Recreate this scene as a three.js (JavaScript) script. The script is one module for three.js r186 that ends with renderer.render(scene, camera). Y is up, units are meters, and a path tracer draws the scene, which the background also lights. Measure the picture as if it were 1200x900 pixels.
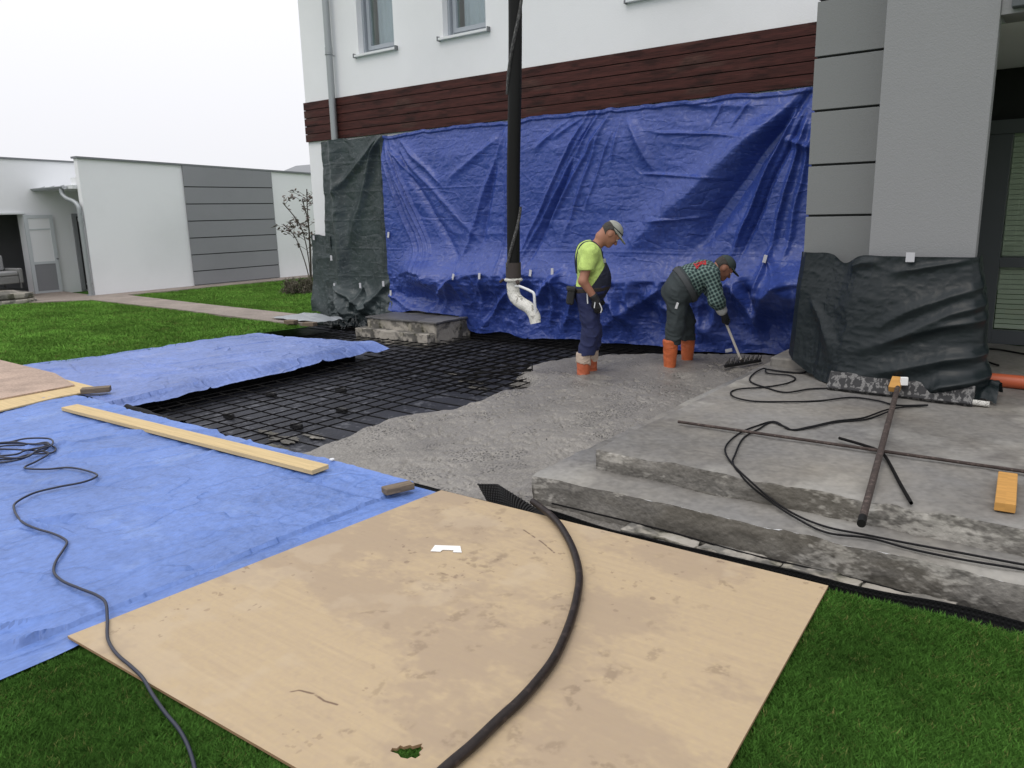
import * as THREE from 'three';
import { mergeGeometries, mergeVertices } from 'three/addons/utils/BufferGeometryUtils.js';
import { RoundedBoxGeometry } from 'three/addons/geometries/RoundedBoxGeometry.js';

// ---------------------------------------------------------------- camera, sky, sun, exposure
const scene = new THREE.Scene();
const camera = new THREE.PerspectiveCamera(52.42, 4 / 3, 0.05, 900);
{
  const cx = new THREE.Vector3(0.798, -0.0233, -0.602), cz = new THREE.Vector3(0.592, 0.215, 0.777);
  cz.normalize(); cx.addScaledVector(cz, -cx.dot(cz)).normalize();
  const cy = new THREE.Vector3().crossVectors(cz, cx);
  camera.quaternion.setFromRotationMatrix(new THREE.Matrix4().makeBasis(cx, cy, cz));
  camera.position.set(0, 1.7, 0);
}
const renderer = new THREE.WebGLRenderer({ antialias: true });
renderer.toneMapping = THREE.LinearToneMapping;
renderer.toneMappingExposure = 1.07;
renderer.shadowMap.enabled = true;
{ // overcast sky: a pale even cloud sheet, brighter overhead
  const W = 256, H = 128, d = new Float32Array(W * H * 4);
  for (let j = 0; j < H; j++) for (let i = 0; i < W; i++) {
    const el = ((j + 0.5) / H - 0.5) * Math.PI, s = Math.max(0, Math.sin(el)), a = i / W * Math.PI * 2;
    const c = 1 + 0.03 * Math.sin(a * 2 + 3 * el) * Math.cos(el * 5 + a) * s;
    const L = (0.84 + 0.78 * Math.pow(s, 1.25)) * c, o = (j * W + i) * 4;
    d[o] = L * 0.985; d[o + 1] = L * 0.99; d[o + 2] = L * 1.035; d[o + 3] = 1;
  }
  const t = new THREE.DataTexture(d, W, H, THREE.RGBAFormat, THREE.FloatType);
  t.mapping = THREE.EquirectangularReflectionMapping; t.magFilter = t.minFilter = THREE.LinearFilter; t.needsUpdate = true;
  scene.background = t; scene.environment = t;
}
const sun = new THREE.DirectionalLight(0xfff4e6, 0.55);
sun.position.set(-6, 24, 12); sun.target.position.set(-5, 0, -5);
sun.castShadow = true; sun.shadow.radius = 40; sun.shadow.mapSize.set(2048, 2048);
Object.assign(sun.shadow.camera, { left: -25, right: 25, top: 25, bottom: -25, near: 1, far: 80 });
scene.add(sun, sun.target);

// ---------------------------------------------------------------- helpers
let seed = 12345;
const rnd = () => { seed = (seed * 1664525 + 1013904223) >>> 0; return seed / 4294967296; };
const rr = (a, b) => a + (b - a) * rnd();
const clamp = (x, a, b) => Math.min(b, Math.max(a, x)), mix = (a, b, t) => a + (b - a) * t;
const sst = (a, b, x) => { const t = clamp((x - a) / (b - a), 0, 1); return t * t * (3 - 2 * t); };
const V = (x, y, z) => new THREE.Vector3(x, y, z);
const h3 = (x, y, z) => { let n = Math.imul(x, 374761393) ^ Math.imul(y, 668265263) ^ Math.imul(z, 2147483647 - 83492791); n = Math.imul(n ^ (n >>> 13), 1274126177); return ((n ^ (n >>> 16)) >>> 0) / 4294967296; };
function vn3(x, y, z) {
  const i = Math.floor(x), j = Math.floor(y), k = Math.floor(z), f = (t) => t * t * t * (t * (t * 6 - 15) + 10), u = f(x - i), v = f(y - j), w = f(z - k);
  const L = (a, b, t) => a + (b - a) * t;
  return L(L(L(h3(i, j, k), h3(i + 1, j, k), u), L(h3(i, j + 1, k), h3(i + 1, j + 1, k), u), v), L(L(h3(i, j, k + 1), h3(i + 1, j, k + 1), u), L(h3(i, j + 1, k + 1), h3(i + 1, j + 1, k + 1), u), v), w) * 2 - 1;
}
const fb3 = (x, y, z, o = 4) => { let s = 0, a = 0.5, f = 1; for (let i = 0; i < o; i++) { s += a * vn3(x * f, y * f, z * f + i * 7.3); a *= 0.5; f *= 2.03; } return s; };
const vn2 = (x, y) => vn3(x, y, 3.7), fb2 = (x, y, o = 4) => fb3(x, y, 1.3, o);
const ridge2 = (x, y, o = 3) => { let s = 0, a = 0.5, f = 1; for (let i = 0; i < o; i++) { s += a * (1 - 2 * Math.abs(vn3(x * f, y * f, i * 5.1))); a *= 0.5; f *= 2.1; } return s; };
// periodic noise for tiling textures
function pn(u, v, p, s = 0) {
  const x = u * p, y = v * p, i = Math.floor(x), j = Math.floor(y), f = (t) => t * t * (3 - 2 * t), a = f(x - i), b = f(y - j), m = (q) => ((q % p) + p) % p;
  return mix(mix(h3(m(i), m(j), s), h3(m(i + 1), m(j), s), a), mix(h3(m(i), m(j + 1), s), h3(m(i + 1), m(j + 1), s), a), b) * 2 - 1;
}
const pf = (u, v, p, o = 4, s = 0) => { let t = 0, a = 0.5; for (let i = 0; i < o; i++) { t += a * pn(u, v, p, s + i * 17); a *= 0.55; p *= 2; } return t; };
function worley(u, v, p, s = 0) {
  const x = u * p, y = v * p, i = Math.floor(x), j = Math.floor(y), m = (q) => ((q % p) + p) % p; let b = 9;
  for (let a = -1; a <= 1; a++) for (let c = -1; c <= 1; c++) {
    const X = i + a, Y = j + c, dx = X + h3(m(X), m(Y), s) - x, dy = Y + h3(m(X), m(Y), s + 1) - y; b = Math.min(b, dx * dx + dy * dy);
  }
  return Math.sqrt(b);
}
const toS = (l) => { l = clamp(l, 0, 1); return Math.round(255 * (l <= 0.0031308 ? l * 12.92 : 1.055 * Math.pow(l, 1 / 2.4) - 0.055)); };
function tex(w, h, fn, metres, isColour = true) {                 // fn(u, v) -> linear [r,g,b] or a number
  const d = new Uint8Array(w * h * 4);
  for (let j = 0; j < h; j++) for (let i = 0; i < w; i++) {
    const c = fn((i + 0.5) / w, (j + 0.5) / h), o = (j * w + i) * 4;
    if (isColour) { d[o] = toS(c[0]); d[o + 1] = toS(c[1]); d[o + 2] = toS(c[2]); } else d[o] = d[o + 1] = d[o + 2] = Math.round(clamp(c, 0, 1) * 255);
    d[o + 3] = 255;
  }
  const t = new THREE.DataTexture(d, w, h); t.wrapS = t.wrapT = THREE.RepeatWrapping; t.magFilter = THREE.LinearFilter; t.minFilter = THREE.LinearMipmapLinearFilter; t.generateMipmaps = true;
  t.repeat.set(1 / metres[0], 1 / metres[1]); if (isColour) t.colorSpace = THREE.SRGBColorSpace; t.needsUpdate = true; return t;
}
const again = (t, mx, my) => { const c = t.clone(); c.repeat.set(1 / mx, 1 / my); c.needsUpdate = true; return c; };
const lin = (r, g, b) => new THREE.Color().setRGB(r, g, b);
const mat = (c, rough, o = {}) => new THREE.MeshStandardMaterial({ color: lin(...c), roughness: rough, ...o });
const phys = (c, rough, o = {}) => new THREE.MeshPhysicalMaterial({ color: lin(...c), roughness: rough, ...o });

function triUV(g) {                                                // uv in metres from the way each face points
  if (g.index) g = g.toNonIndexed();
  const p = g.attributes.position, uv = new Float32Array(p.count * 2), a = V(), b = V(), c = V();
  for (let i = 0; i < p.count; i += 3) {
    a.fromBufferAttribute(p, i); b.fromBufferAttribute(p, i + 1); c.fromBufferAttribute(p, i + 2);
    const n = b.clone().sub(a).cross(c.clone().sub(a)), x = Math.abs(n.x), y = Math.abs(n.y), z = Math.abs(n.z);
    [a, b, c].forEach((q, k) => { const o = (i + k) * 2; if (y >= x && y >= z) { uv[o] = q.x; uv[o + 1] = q.z; } else if (x >= z) { uv[o] = q.z; uv[o + 1] = q.y; } else { uv[o] = q.x; uv[o + 1] = q.y; } });
  }
  g.setAttribute('uv', new THREE.BufferAttribute(uv, 2)); return g;
}
const clean = (g) => { const q = g.index ? g.toNonIndexed() : g; for (const k of Object.keys(q.attributes)) if (!['position', 'normal', 'uv'].includes(k)) q.deleteAttribute(k); return q; };
const join = (l) => mergeGeometries(l.map(clean));
function bx(x0, x1, y0, y1, z0, z1, bev = 0) {                     // a box by its limits
  const w = x1 - x0, h = y1 - y0, d = z1 - z0;
  const g = bev > 0 ? new RoundedBoxGeometry(w, h, d, 2, Math.min(bev, w / 2.1, h / 2.1, d / 2.1)) : new THREE.BoxGeometry(w, h, d);
  g.translate((x0 + x1) / 2, (y0 + y1) / 2, (z0 + z1) / 2); return triUV(g);
}
const curve = (pts) => new THREE.CatmullRomCurve3(pts.map((p) => (p.isVector3 ? p : V(...p))), false, 'catmullrom', 0.5);
const tube = (pts, r, seg = 40, rad = 8) => new THREE.TubeGeometry(curve(pts), seg, r, rad, false);
function bar(a, b, r, n = 8, r2 = r) {                             // a straight round bar
  const A = V(...a), B = V(...b), g = new THREE.CylinderGeometry(r2, r, A.distanceTo(B), n);
  g.applyQuaternion(new THREE.Quaternion().setFromUnitVectors(V(0, 1, 0), B.clone().sub(A).normalize())); g.translate(...A.add(B).multiplyScalar(0.5).toArray()); return g;
}
function grid(nu, nv, fn, U = 1, W = 1) {
  const pos = [], uv = [], idx = [];
  for (let j = 0; j <= nv; j++) for (let i = 0; i <= nu; i++) { pos.push(...fn(i / nu, j / nv)); uv.push(i / nu * U, j / nv * W); }
  for (let j = 0; j < nv; j++) for (let i = 0; i < nu; i++) { const a = j * (nu + 1) + i, b = a + 1, c = a + nu + 1, d = c + 1; idx.push(a, b, d, a, d, c); }
  const g = new THREE.BufferGeometry(); g.setAttribute('position', new THREE.Float32BufferAttribute(pos, 3)); g.setAttribute('uv', new THREE.Float32BufferAttribute(uv, 2)); g.setIndex(idx); g.computeVertexNormals(); return g;
}
function flat(pts, y0, y1, holes = []) {                           // a slab over an outline of [x, z]
  const s = new THREE.Shape(pts.map(([x, z]) => new THREE.Vector2(x, -z)));
  for (const h of holes) s.holes.push(new THREE.Path(h.map(([x, z]) => new THREE.Vector2(x, -z))));
  const g = y1 > y0 ? new THREE.ExtrudeGeometry(s, { depth: y1 - y0, bevelEnabled: false }) : new THREE.ShapeGeometry(s);
  g.rotateX(-Math.PI / 2); g.translate(0, y0, 0); return triUV(g);
}
function roughen(g, amp, f, seedz = 0) {                           // the same offset wherever a corner stands, so nothing tears
  g.deleteAttribute('normal'); g.deleteAttribute('uv'); g = mergeVertices(g, 1e-4); const p = g.attributes.position;
  for (let i = 0; i < p.count; i++) { const x = p.getX(i), y = p.getY(i), z = p.getZ(i); p.setXYZ(i, x + amp * fb3(x * f, y * f, z * f + seedz), y + amp * 0.6 * fb3(x * f + 31, y * f, z * f + seedz), z + amp * fb3(x * f, y * f + 17, z * f + seedz)); }
  g.computeVertexNormals(); return g;
}
const used = {};
const numbered = (n) => { const k = used[n] = (used[n] ?? -1) + 1; return k ? n + '_' + String(k).padStart(3, '0') : n; };
function tag(o, label, category, group, kind) { o.userData = { label, category }; if (group) o.userData.group = group; if (kind) o.userData.kind = kind; return o; }
function thing(name, label, category, [x, y, z] = [0, 0, 0], turn = 0, group) {
  const o = new THREE.Group(); o.name = numbered(name); o.position.set(x, y, z); o.rotation.y = turn; scene.add(o); return tag(o, label, category, group);
}
function part(name, g, m, parent, label) { const o = new THREE.Mesh(g, m); o.name = name; if (label) o.userData.label = label; parent.add(o); return o; }
function solo(name, g, m, label, category, group, kind) { const o = new THREE.Mesh(g, m); o.name = numbered(name); scene.add(o); return tag(o, label, category, group, kind); }
const struct = (name, g, m, label) => solo(name, g, m, label, name.replace(/_/g, ' ').split(' ').slice(-2).join(' '), null, 'structure');

// ---------------------------------------------------------------- materials
const T = {};
T.fine = tex(512, 512, (u, v) => 0.5 + 0.5 * pf(u, v, 64, 3), [0.5, 0.5], false);
T.plasterC = tex(512, 512, (u, v) => { const k = 0.97 + 0.08 * pf(u, v, 3, 6, 3); return [k, k, k]; }, [4, 4]);
T.slab = tex(1024, 1024, (u, v) => {
  const a = pf(u, v, 3, 6, 5), b = pf(u, v, 5, 6, 40), c = pf(u, v, 90, 2, 70), w = sst(0.16, 0.42, pf(u, v, 4, 7, 91)), d = sst(0.1, 0.45, pf(u, v, 6, 5, 120));
  const k = 0.166 * (1 + 0.34 * a + 0.3 * c); return [k * (1.09 + 0.08 * b) + w * 0.08 - d * 0.032, k * (1.03 + 0.03 * b) + w * 0.078 - d * 0.032, k * (0.93 - 0.06 * b) + w * 0.07 - d * 0.028];
}, [2.6, 2.6]);
T.riser = tex(1024, 512, (u, v) => {
  const a = pf(u, v, 6, 6, 15), w = sst(-0.02, 0.4, pf(u, v, 5, 7, 33) + 0.5 * pf(u, v, 60, 3, 8)), m = sst(0.0, 0.35, pf(u, v, 4, 6, 58)), c = pf(u, v, 100, 2, 77), k = 0.15 * (1 + 0.42 * a + 0.55 * c);
  return [mix(k, 0.095, m * 0.55) * 1.02 + w * 0.2, mix(k * 0.96, 0.086, m * 0.55) + w * 0.193, mix(k * 0.86, 0.066, m * 0.55) + w * 0.175];
}, [2.2, 0.9]);
T.roughB = tex(512, 512, (u, v) => 0.5 + 0.45 * pf(u, v, 16, 5, 9), [0.5, 0.5], false);
const pitAt = (u, v) => sst(0.34, 0.12, worley(u, v, 92, 9)) * sst(-0.1, 0.25, pf(u, v, 9, 4, 21) + 0.5 * pf(u, v, 30, 2, 25));
T.wet = tex(1400, 1400, (u, v) => {
  const a = pf(u, v, 6, 6, 2), s = worley(u, v, 160, 4), c = pf(u, v, 256, 2, 6), k = 0.212 * (1 + 0.24 * a + 0.38 * c) * (0.88 + 0.17 * s) * (1 - 0.8 * pitAt(u, v));
  return [k * 1.05, k * 0.98, k * 0.88];
}, [2.7, 2.7]);
T.wetB = tex(1400, 1400, (u, v) => 0.55 + 0.25 * pf(u, v, 120, 3, 6) - 0.26 * worley(u, v, 160, 4) - 0.3 * pitAt(u, v), [2.7, 2.7], false);
T.weave = tex(512, 512, (u, v) => 0.5 + 0.2 * Math.sin(u * Math.PI * 2 * 96) * Math.sin(v * Math.PI * 2 * 96) + 0.3 * pf(u, v, 24, 4, 12), [0.35, 0.35], false);
const crease = (au, av, sd, fineK) => tex(1024, 1024, (u, v) => {
  const wu = 0.03 * pf(u, v, 4, 3, sd), wv = 0.03 * pf(u, v, 4, 3, sd + 5), r = (p, k, q) => Math.pow(1 - Math.min(1, Math.abs(pf((u + wu) * au, (v + wv) * av, p, 2, sd + q)) * 2.4), k), on = sst(-0.15, 0.3, pf(u, v, 5, 3, sd + 50));
  return 0.4 - 0.34 * r(3, 7, 11) * on + 0.26 * r(4, 6, 23) * (1 - on * 0.6) - fineK * r(9, 4, 31) + 0.1 * pf(u, v, 40, 3, sd + 9);
}, [1.7, 1.7], false);
T.creaseG = crease(2, 1, 101, 0.05); T.creaseW = crease(1, 2, 207, 0.16);
T.tarpWall = tex(1024, 1024, (u, v) => {
  const streak = 0.5 * pn(u * 0.5, v, 160, 7) + 0.5 * pf(u, v, 6, 4, 71), sp = sst(0.36, 0.5, pf(u, v, 70, 3, 44)), k = 1 + 0.2 * streak;
  return [0.034 * k + 0.03 * sp, 0.066 * k + 0.035 * sp, 0.285 * k + 0.05 * sp];
}, [1.9, 1.9]);
T.tarpGround = tex(1024, 1024, (u, v) => {
  const a = pf(u, v, 4, 6, 23), s = pn(u, v * 0.5, 180, 9), d = sst(0.2, 0.6, pf(u, v, 9, 6, 60)), k = 1 + 0.26 * a + 0.1 * s + 0.12 * pf(u, v, 40, 3, 14);
  return [0.106 * k + 0.03 * d, 0.186 * k + 0.03 * d, 0.455 * k + 0.01 * d];
}, [2.2, 2.2]);
T.tarpGreen = tex(512, 512, (u, v) => { const k = 1 + 0.3 * pf(u, v, 5, 5, 31) + 0.12 * pn(u, v, 120, 3), s = sst(0.3, 0.5, pf(u, v, 60, 2, 12)); return [0.034 * k + 0.05 * s, 0.048 * k + 0.05 * s, 0.05 * k + 0.05 * s]; }, [1.2, 1.2]);
T.clad = tex(1024, 256, (u, v) => {
  const g = pf(u, v * 6, 4, 5, 11) * 0.5 + 0.5 * pn(u * 0.12, v, 200, 2), b = sst(0.05, 0.45, pf(u, v, 5, 5, 66)), k = (1 + 0.85 * g) * (1 - 0.45 * sst(0.05, 0.4, pf(u, v, 7, 5, 91))); return [mix(0.056, 0.066, b) * k, mix(0.017, 0.03, b) * k, mix(0.014, 0.024, b) * k];
}, [2.4, 0.6]);
T.grass = tex(1024, 1024, (u, v) => { const a = pf(u, v, 5, 5, 3), c = pf(u, v, 110, 3, 8), k = 1 + 0.3 * a + 0.7 * c; return [0.05 * k, 0.128 * k, 0.02 * k]; }, [2.5, 2.5]);
T.path = tex(512, 512, (u, v) => { const k = 1 + 0.3 * pf(u, v, 5, 5, 3) + 0.35 * pf(u, v, 90, 2, 4); return [0.25 * k, 0.21 * k, 0.18 * k]; }, [1.5, 1.5]);
T.pine = tex(512, 512, (u, v) => { const g = pf(u * 0.2, v, 26, 4, 5), s = pn(u * 0.1, v, 128, 8), k = 1 + 0.16 * g + 0.07 * s; return [0.56 * k, 0.42 * k, 0.215 * k]; }, [1.6, 0.4]);
T.oldWood = tex(512, 512, (u, v) => { const g = pf(u * 0.2, v, 20, 4, 5), k = 1 + 0.45 * g + 0.2 * pf(u, v, 60, 2, 2); return [0.15 * k, 0.115 * k, 0.08 * k]; }, [0.8, 0.3]);
T.splash = tex(512, 512, (u, v) => { const w = sst(0.02, 0.22, pf(u, v, 22, 5, 19)), c = 0.5 + 0.5 * pf(u, v, 100, 2, 3); return [mix(0.028, 0.27, w * c), mix(0.028, 0.265, w * c), mix(0.03, 0.255, w * c)]; }, [0.45, 0.45]);
T.crust = tex(512, 512, (u, v) => { const w = sst(0.12, 0.4, pf(u, v, 10, 5, 29)), k = 1 + 0.22 * pf(u, v, 40, 3, 5); return [mix(0.66, 0.3, w) * k, mix(0.65, 0.29, w) * k, mix(0.6, 0.26, w) * k]; }, [0.4, 0.4]);
T.oldConc = tex(512, 512, (u, v) => { const w = sst(0.05, 0.3, pf(u, v, 4, 6, 83)), m = sst(0.05, 0.35, pf(u, v, 5, 5, 12)), k = 0.125 * (1 + 0.6 * pf(u, v, 8, 5, 44)); return [k * 1.06 + w * 0.22 - m * 0.06, k + w * 0.2 - m * 0.055, k * 0.88 + w * 0.17 - m * 0.06]; }, [0.9, 0.9]);
T.foil = tex(512, 512, (u, v) => { const s = sst(0.25, 0.5, pf(u, v, 20, 5, 2)), k = 1 + 0.4 * pf(u, v, 6, 5, 8); return [0.036 * k + s * 0.07, 0.037 * k + s * 0.07, 0.042 * k + s * 0.07]; }, [1.4, 1.4]);
T.dots = tex(128, 128, (u, v) => sst(0.36, 0.2, Math.hypot(u - 0.5, v - 0.5)), [0.02, 0.02], false);
T.plaid = tex(256, 256, (u, v) => {
  const a = u * 4 % 1, b = v * 4 % 1, A = a < 0.5, B = b < 0.5; let c = A && B ? [0.012, 0.02, 0.022] : A || B ? [0.035, 0.085, 0.08] : [0.14, 0.215, 0.19];
  if (Math.abs(a - 0.75) < 0.05 || Math.abs(b - 0.75) < 0.05) c = [0.2, 0.26, 0.23]; return c;
}, [0.15, 0.15]);
T.rust = tex(256, 256, (u, v) => { const w = sst(0.2, 0.5, pf(u, v, 8, 5, 14)), k = 1 + 0.6 * pf(u, v, 12, 4, 3); return [0.06 * k + w * 0.07, 0.046 * k + w * 0.06, 0.041 * k + w * 0.055]; }, [0.25, 0.25]);
T.cloth = tex(256, 256, (u, v) => { const k = 1 + 0.25 * pf(u, v, 6, 4, 3) + 0.12 * pn(u, v, 120, 2), s = sst(0.3, 0.5, pf(u, v, 20, 3, 9)); return [k * 0.9 + s * 0.6, k * 0.9 + s * 0.6, k * 0.9 + s * 0.5]; }, [0.4, 0.4]);
// the big plywood sheet: mud scuffs, boot prints, dried cement and two cracks in its face
{
  const cracks = [[[-2.17, -1.479], [-2.149, -1.511], [-2.087, -1.53], [-2.021, -1.522], [-1.965, -1.532]], [[-2.33, -3.13], [-2.164, -3.059], [-2.035, -2.985]]];
  const seg = (x, y, a, b) => { const dx = b[0] - a[0], dy = b[1] - a[1], t = clamp(((x - a[0]) * dx + (y - a[1]) * dy) / (dx * dx + dy * dy), 0, 1); return Math.hypot(x - a[0] - t * dx, y - a[1] - t * dy); };
  const prints = []; seed = 77; const spots = [[-2.05, -2.35, 0.42, 26], [-2.3, -2.95, 0.3, 14], [-1.3, -2.3, 0.4, 16], [-1.25, -1.75, 0.3, 10], [-1.5, -2.9, 0.4, 8], [-2.7, -3.1, 0.2, 6], [-1.7, -1.6, 0.3, 8]];
  for (const [x, y, r, n] of spots) for (let i = 0; i < n; i++) { const a = rr(0, 6.28), q = r * Math.sqrt(rnd()); prints.push([x + Math.cos(a) * q, y + Math.sin(a) * q, rr(0, 3.1), rr(0.03, 0.085), rr(0.015, 0.035), rr(0.25, 0.8)]); }
  const X0 = -3.4, Z0 = -3.6, S = 2.8;
  const t = tex(1536, 1536, (u, v) => {
    const x = X0 + u * S, z = Z0 + v * S, wob = 0.03 * fb2(x * 9, z * 9), grain = fb2(x * 4, z * 60, 3), big = fb2(x * 1.3 + 4, z * 1.8, 5), fine = fb2(x * 60, z * 60, 2);
    let r = 0.425 * (1 + 0.07 * grain + 0.06 * fine), g = 0.322 * (1 + 0.075 * grain + 0.06 * fine), b = 0.2 * (1 + 0.06 * grain);
    const mud = sst(-0.02, 0.42, big + 0.5 * fb2(x * 5, z * 7, 5) + 0.25 * fb2(x * 30, z * 40, 2)) * 0.6; r = mix(r, 0.315, mud); g = mix(g, 0.236, mud); b = mix(b, 0.165, mud);
    let p = 0; for (const [px, pz, a, l, w, k] of prints) { const dx = x - px + wob, dz = z - pz + wob; if (Math.abs(dx) > 0.13 || Math.abs(dz) > 0.13) continue; const q = Math.hypot((dx * Math.cos(a) + dz * Math.sin(a)) / l, (-dx * Math.sin(a) + dz * Math.cos(a)) / w); p = Math.max(p, k * sst(1.15, 0.55, q) * sst(-0.25, 0.25, fb2(x * 45, z * 45, 3))); }
    r = mix(r, 0.19, p * 0.72); g = mix(g, 0.135, p * 0.72); b = mix(b, 0.085, p * 0.72);
    const dry = sst(0.25, 0.45, fb2(x * 3 + 9, z * 3, 5)) * 0.35; r = mix(r, 0.47, dry); g = mix(g, 0.375, dry); b = mix(b, 0.26, dry);
    const specks = sst(0.43, 0.5, fb2(x * 26 + 3, z * 26, 3)) * sst(-0.1, 0.3, fb2(x * 2, z * 2 + 8, 3)); r *= 1 - 0.32 * specks; g *= 1 - 0.35 * specks; b *= 1 - 0.35 * specks;
    let c = 9; for (const L of cracks) for (let i = 0; i + 1 < L.length; i++) c = Math.min(c, seg(x + 0.2 * wob, z + 0.2 * wob, L[i], L[i + 1])); const k = 0.8 * sst(0.007, 0.002, c) * sst(-0.3, 0.1, fb2(x * 30, z * 30, 2)); r = mix(r, 0.1, k); g = mix(g, 0.055, k); b = mix(b, 0.035, k);
    return [r, g, b];
  }, [S, S]);
  t.offset.set(-X0 / S, -Z0 / S); T.ply = t;
}
const M = {
  plaster: mat([0.79, 0.797, 0.815], 0.92, { map: T.plasterC, bumpMap: T.fine, bumpScale: 0.0012 }),
  plasterGrey: mat([0.26, 0.263, 0.27], 0.9, { map: T.plasterC, bumpMap: T.fine, bumpScale: 0.0015 }),
  panelGrey: mat([0.205, 0.212, 0.212], 0.85, { map: T.plasterC, bumpMap: T.fine, bumpScale: 0.001 }),
  outPanel: mat([0.245, 0.25, 0.265], 0.85, { map: T.plasterC, bumpMap: T.fine, bumpScale: 0.0012 }),
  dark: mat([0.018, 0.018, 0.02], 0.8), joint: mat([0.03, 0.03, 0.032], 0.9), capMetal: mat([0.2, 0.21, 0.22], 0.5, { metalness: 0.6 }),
  zinc: mat([0.33, 0.35, 0.36], 0.5, { metalness: 0.55 }), frameGrey: mat([0.08, 0.09, 0.096], 0.5), winFrame: mat([0.33, 0.36, 0.4], 0.5), white: mat([0.72, 0.73, 0.74], 0.5), sill: mat([0.68, 0.7, 0.71], 0.4),
  clad: phys([1, 1, 1], 0.62, { specularIntensity: 0.4, map: T.clad, bumpMap: T.fine, bumpScale: 0.001 }),
  winGlass: phys([0.19, 0.215, 0.31], 0.06, { specularIntensity: 1, clearcoat: 1, clearcoatRoughness: 0.03 }),
  doorGlass: phys([0.9, 0.94, 0.9], 0.03, { transmission: 1, thickness: 0, ior: 1.5 }), blind: mat([0.66, 0.68, 0.6], 0.6), curtain: mat([0.42, 0.45, 0.6], 0.9),
  slab: mat([1, 1, 1], 0.68, { map: T.slab, bumpMap: T.roughB, bumpScale: 0.002 }), riser: mat([1, 1, 1], 0.88, { map: T.riser, bumpMap: T.roughB, bumpScale: 0.008 }), oldConc: mat([1, 1, 1], 0.9, { map: T.oldConc, bumpMap: T.roughB, bumpScale: 0.01 }),
  landTop: mat([0.62, 0.64, 0.7], 0.45, { map: T.slab, bumpMap: T.roughB, bumpScale: 0.004 }),
  wet: mat([1, 1, 1], 0.5, { map: T.wet, bumpMap: T.wetB, bumpScale: 0.007 }),
  tarpWall: mat([1, 1, 1], 0.36, { map: T.tarpWall, bumpMap: T.creaseW, bumpScale: 0.02, side: THREE.DoubleSide }),
  tarpGround: mat([1, 1, 1], 0.5, { map: T.tarpGround, bumpMap: T.creaseG, bumpScale: 0.034, side: THREE.DoubleSide }),
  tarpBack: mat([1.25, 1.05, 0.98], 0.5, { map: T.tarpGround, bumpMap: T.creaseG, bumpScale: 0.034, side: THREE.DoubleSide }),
  tarpGreen: mat([1, 1, 1], 0.45, { map: T.tarpGreen, bumpMap: T.creaseW, bumpScale: 0.014, side: THREE.DoubleSide }),
  sheetBlack: phys([0.009, 0.014, 0.016], 0.34, { specularIntensity: 0.62, bumpMap: T.weave, bumpScale: 0.0008, side: THREE.DoubleSide }),
  tape: mat([0.5, 0.5, 0.53], 0.5), lawn: phys([1, 1, 1], 0.95, { map: T.grass, specularIntensity: 0.15 }), path: mat([1, 1, 1], 0.9, { map: T.path, bumpMap: T.roughB, bumpScale: 0.003 }),
  ply: mat([1, 1, 1], 0.72, { map: T.ply }), plyEdge: mat([0.3, 0.19, 0.1], 0.9), pine: mat([1, 1, 1], 0.8, { map: T.pine }), oldWood: mat([1, 1, 1], 0.85, { map: T.oldWood, bumpMap: T.roughB, bumpScale: 0.003 }),
  foil: phys([1.0, 1.02, 1.1], 0.55, { specularIntensity: 0.4, map: T.foil, bumpMap: T.roughB, bumpScale: 0.004 }), membrane: phys([0.008, 0.008, 0.009], 0.6, { specularIntensity: 0.35, bumpMap: T.dots, bumpScale: 0.006, side: THREE.DoubleSide }), wire: phys([0.008, 0.0075, 0.0075], 0.8, { specularIntensity: 0.25 }), plasticBlack: mat([0.014, 0.014, 0.015], 0.5), rubber: phys([0.008, 0.008, 0.008], 0.6, { specularIntensity: 0.4 }), cable: phys([0.007, 0.007, 0.008], 0.6, { specularIntensity: 0.35 }),
  cableBlue: mat([0.015, 0.018, 0.035], 0.45), hoseOld: phys([0.27, 0.23, 0.22], 0.4, { specularIntensity: 0.55, map: T.rust }), rust: mat([0.75, 0.68, 0.64], 0.85, { map: T.rust }), splash: mat([1, 1, 1], 0.85, { map: T.splash, bumpMap: T.roughB, bumpScale: 0.004 }), crust: mat([1, 1, 1], 0.85, { map: T.crust, bumpMap: T.roughB, bumpScale: 0.006 }),
  orange: mat([0.5, 0.11, 0.045], 0.45), paper: mat([0.8, 0.79, 0.77], 0.85), foam: mat([0.9, 0.9, 0.9], 0.8, { map: T.oldConc, bumpMap: T.roughB, bumpScale: 0.004 }), yellowWood: mat([0.9, 0.62, 0.3], 0.75, { map: T.pine }),
};

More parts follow.
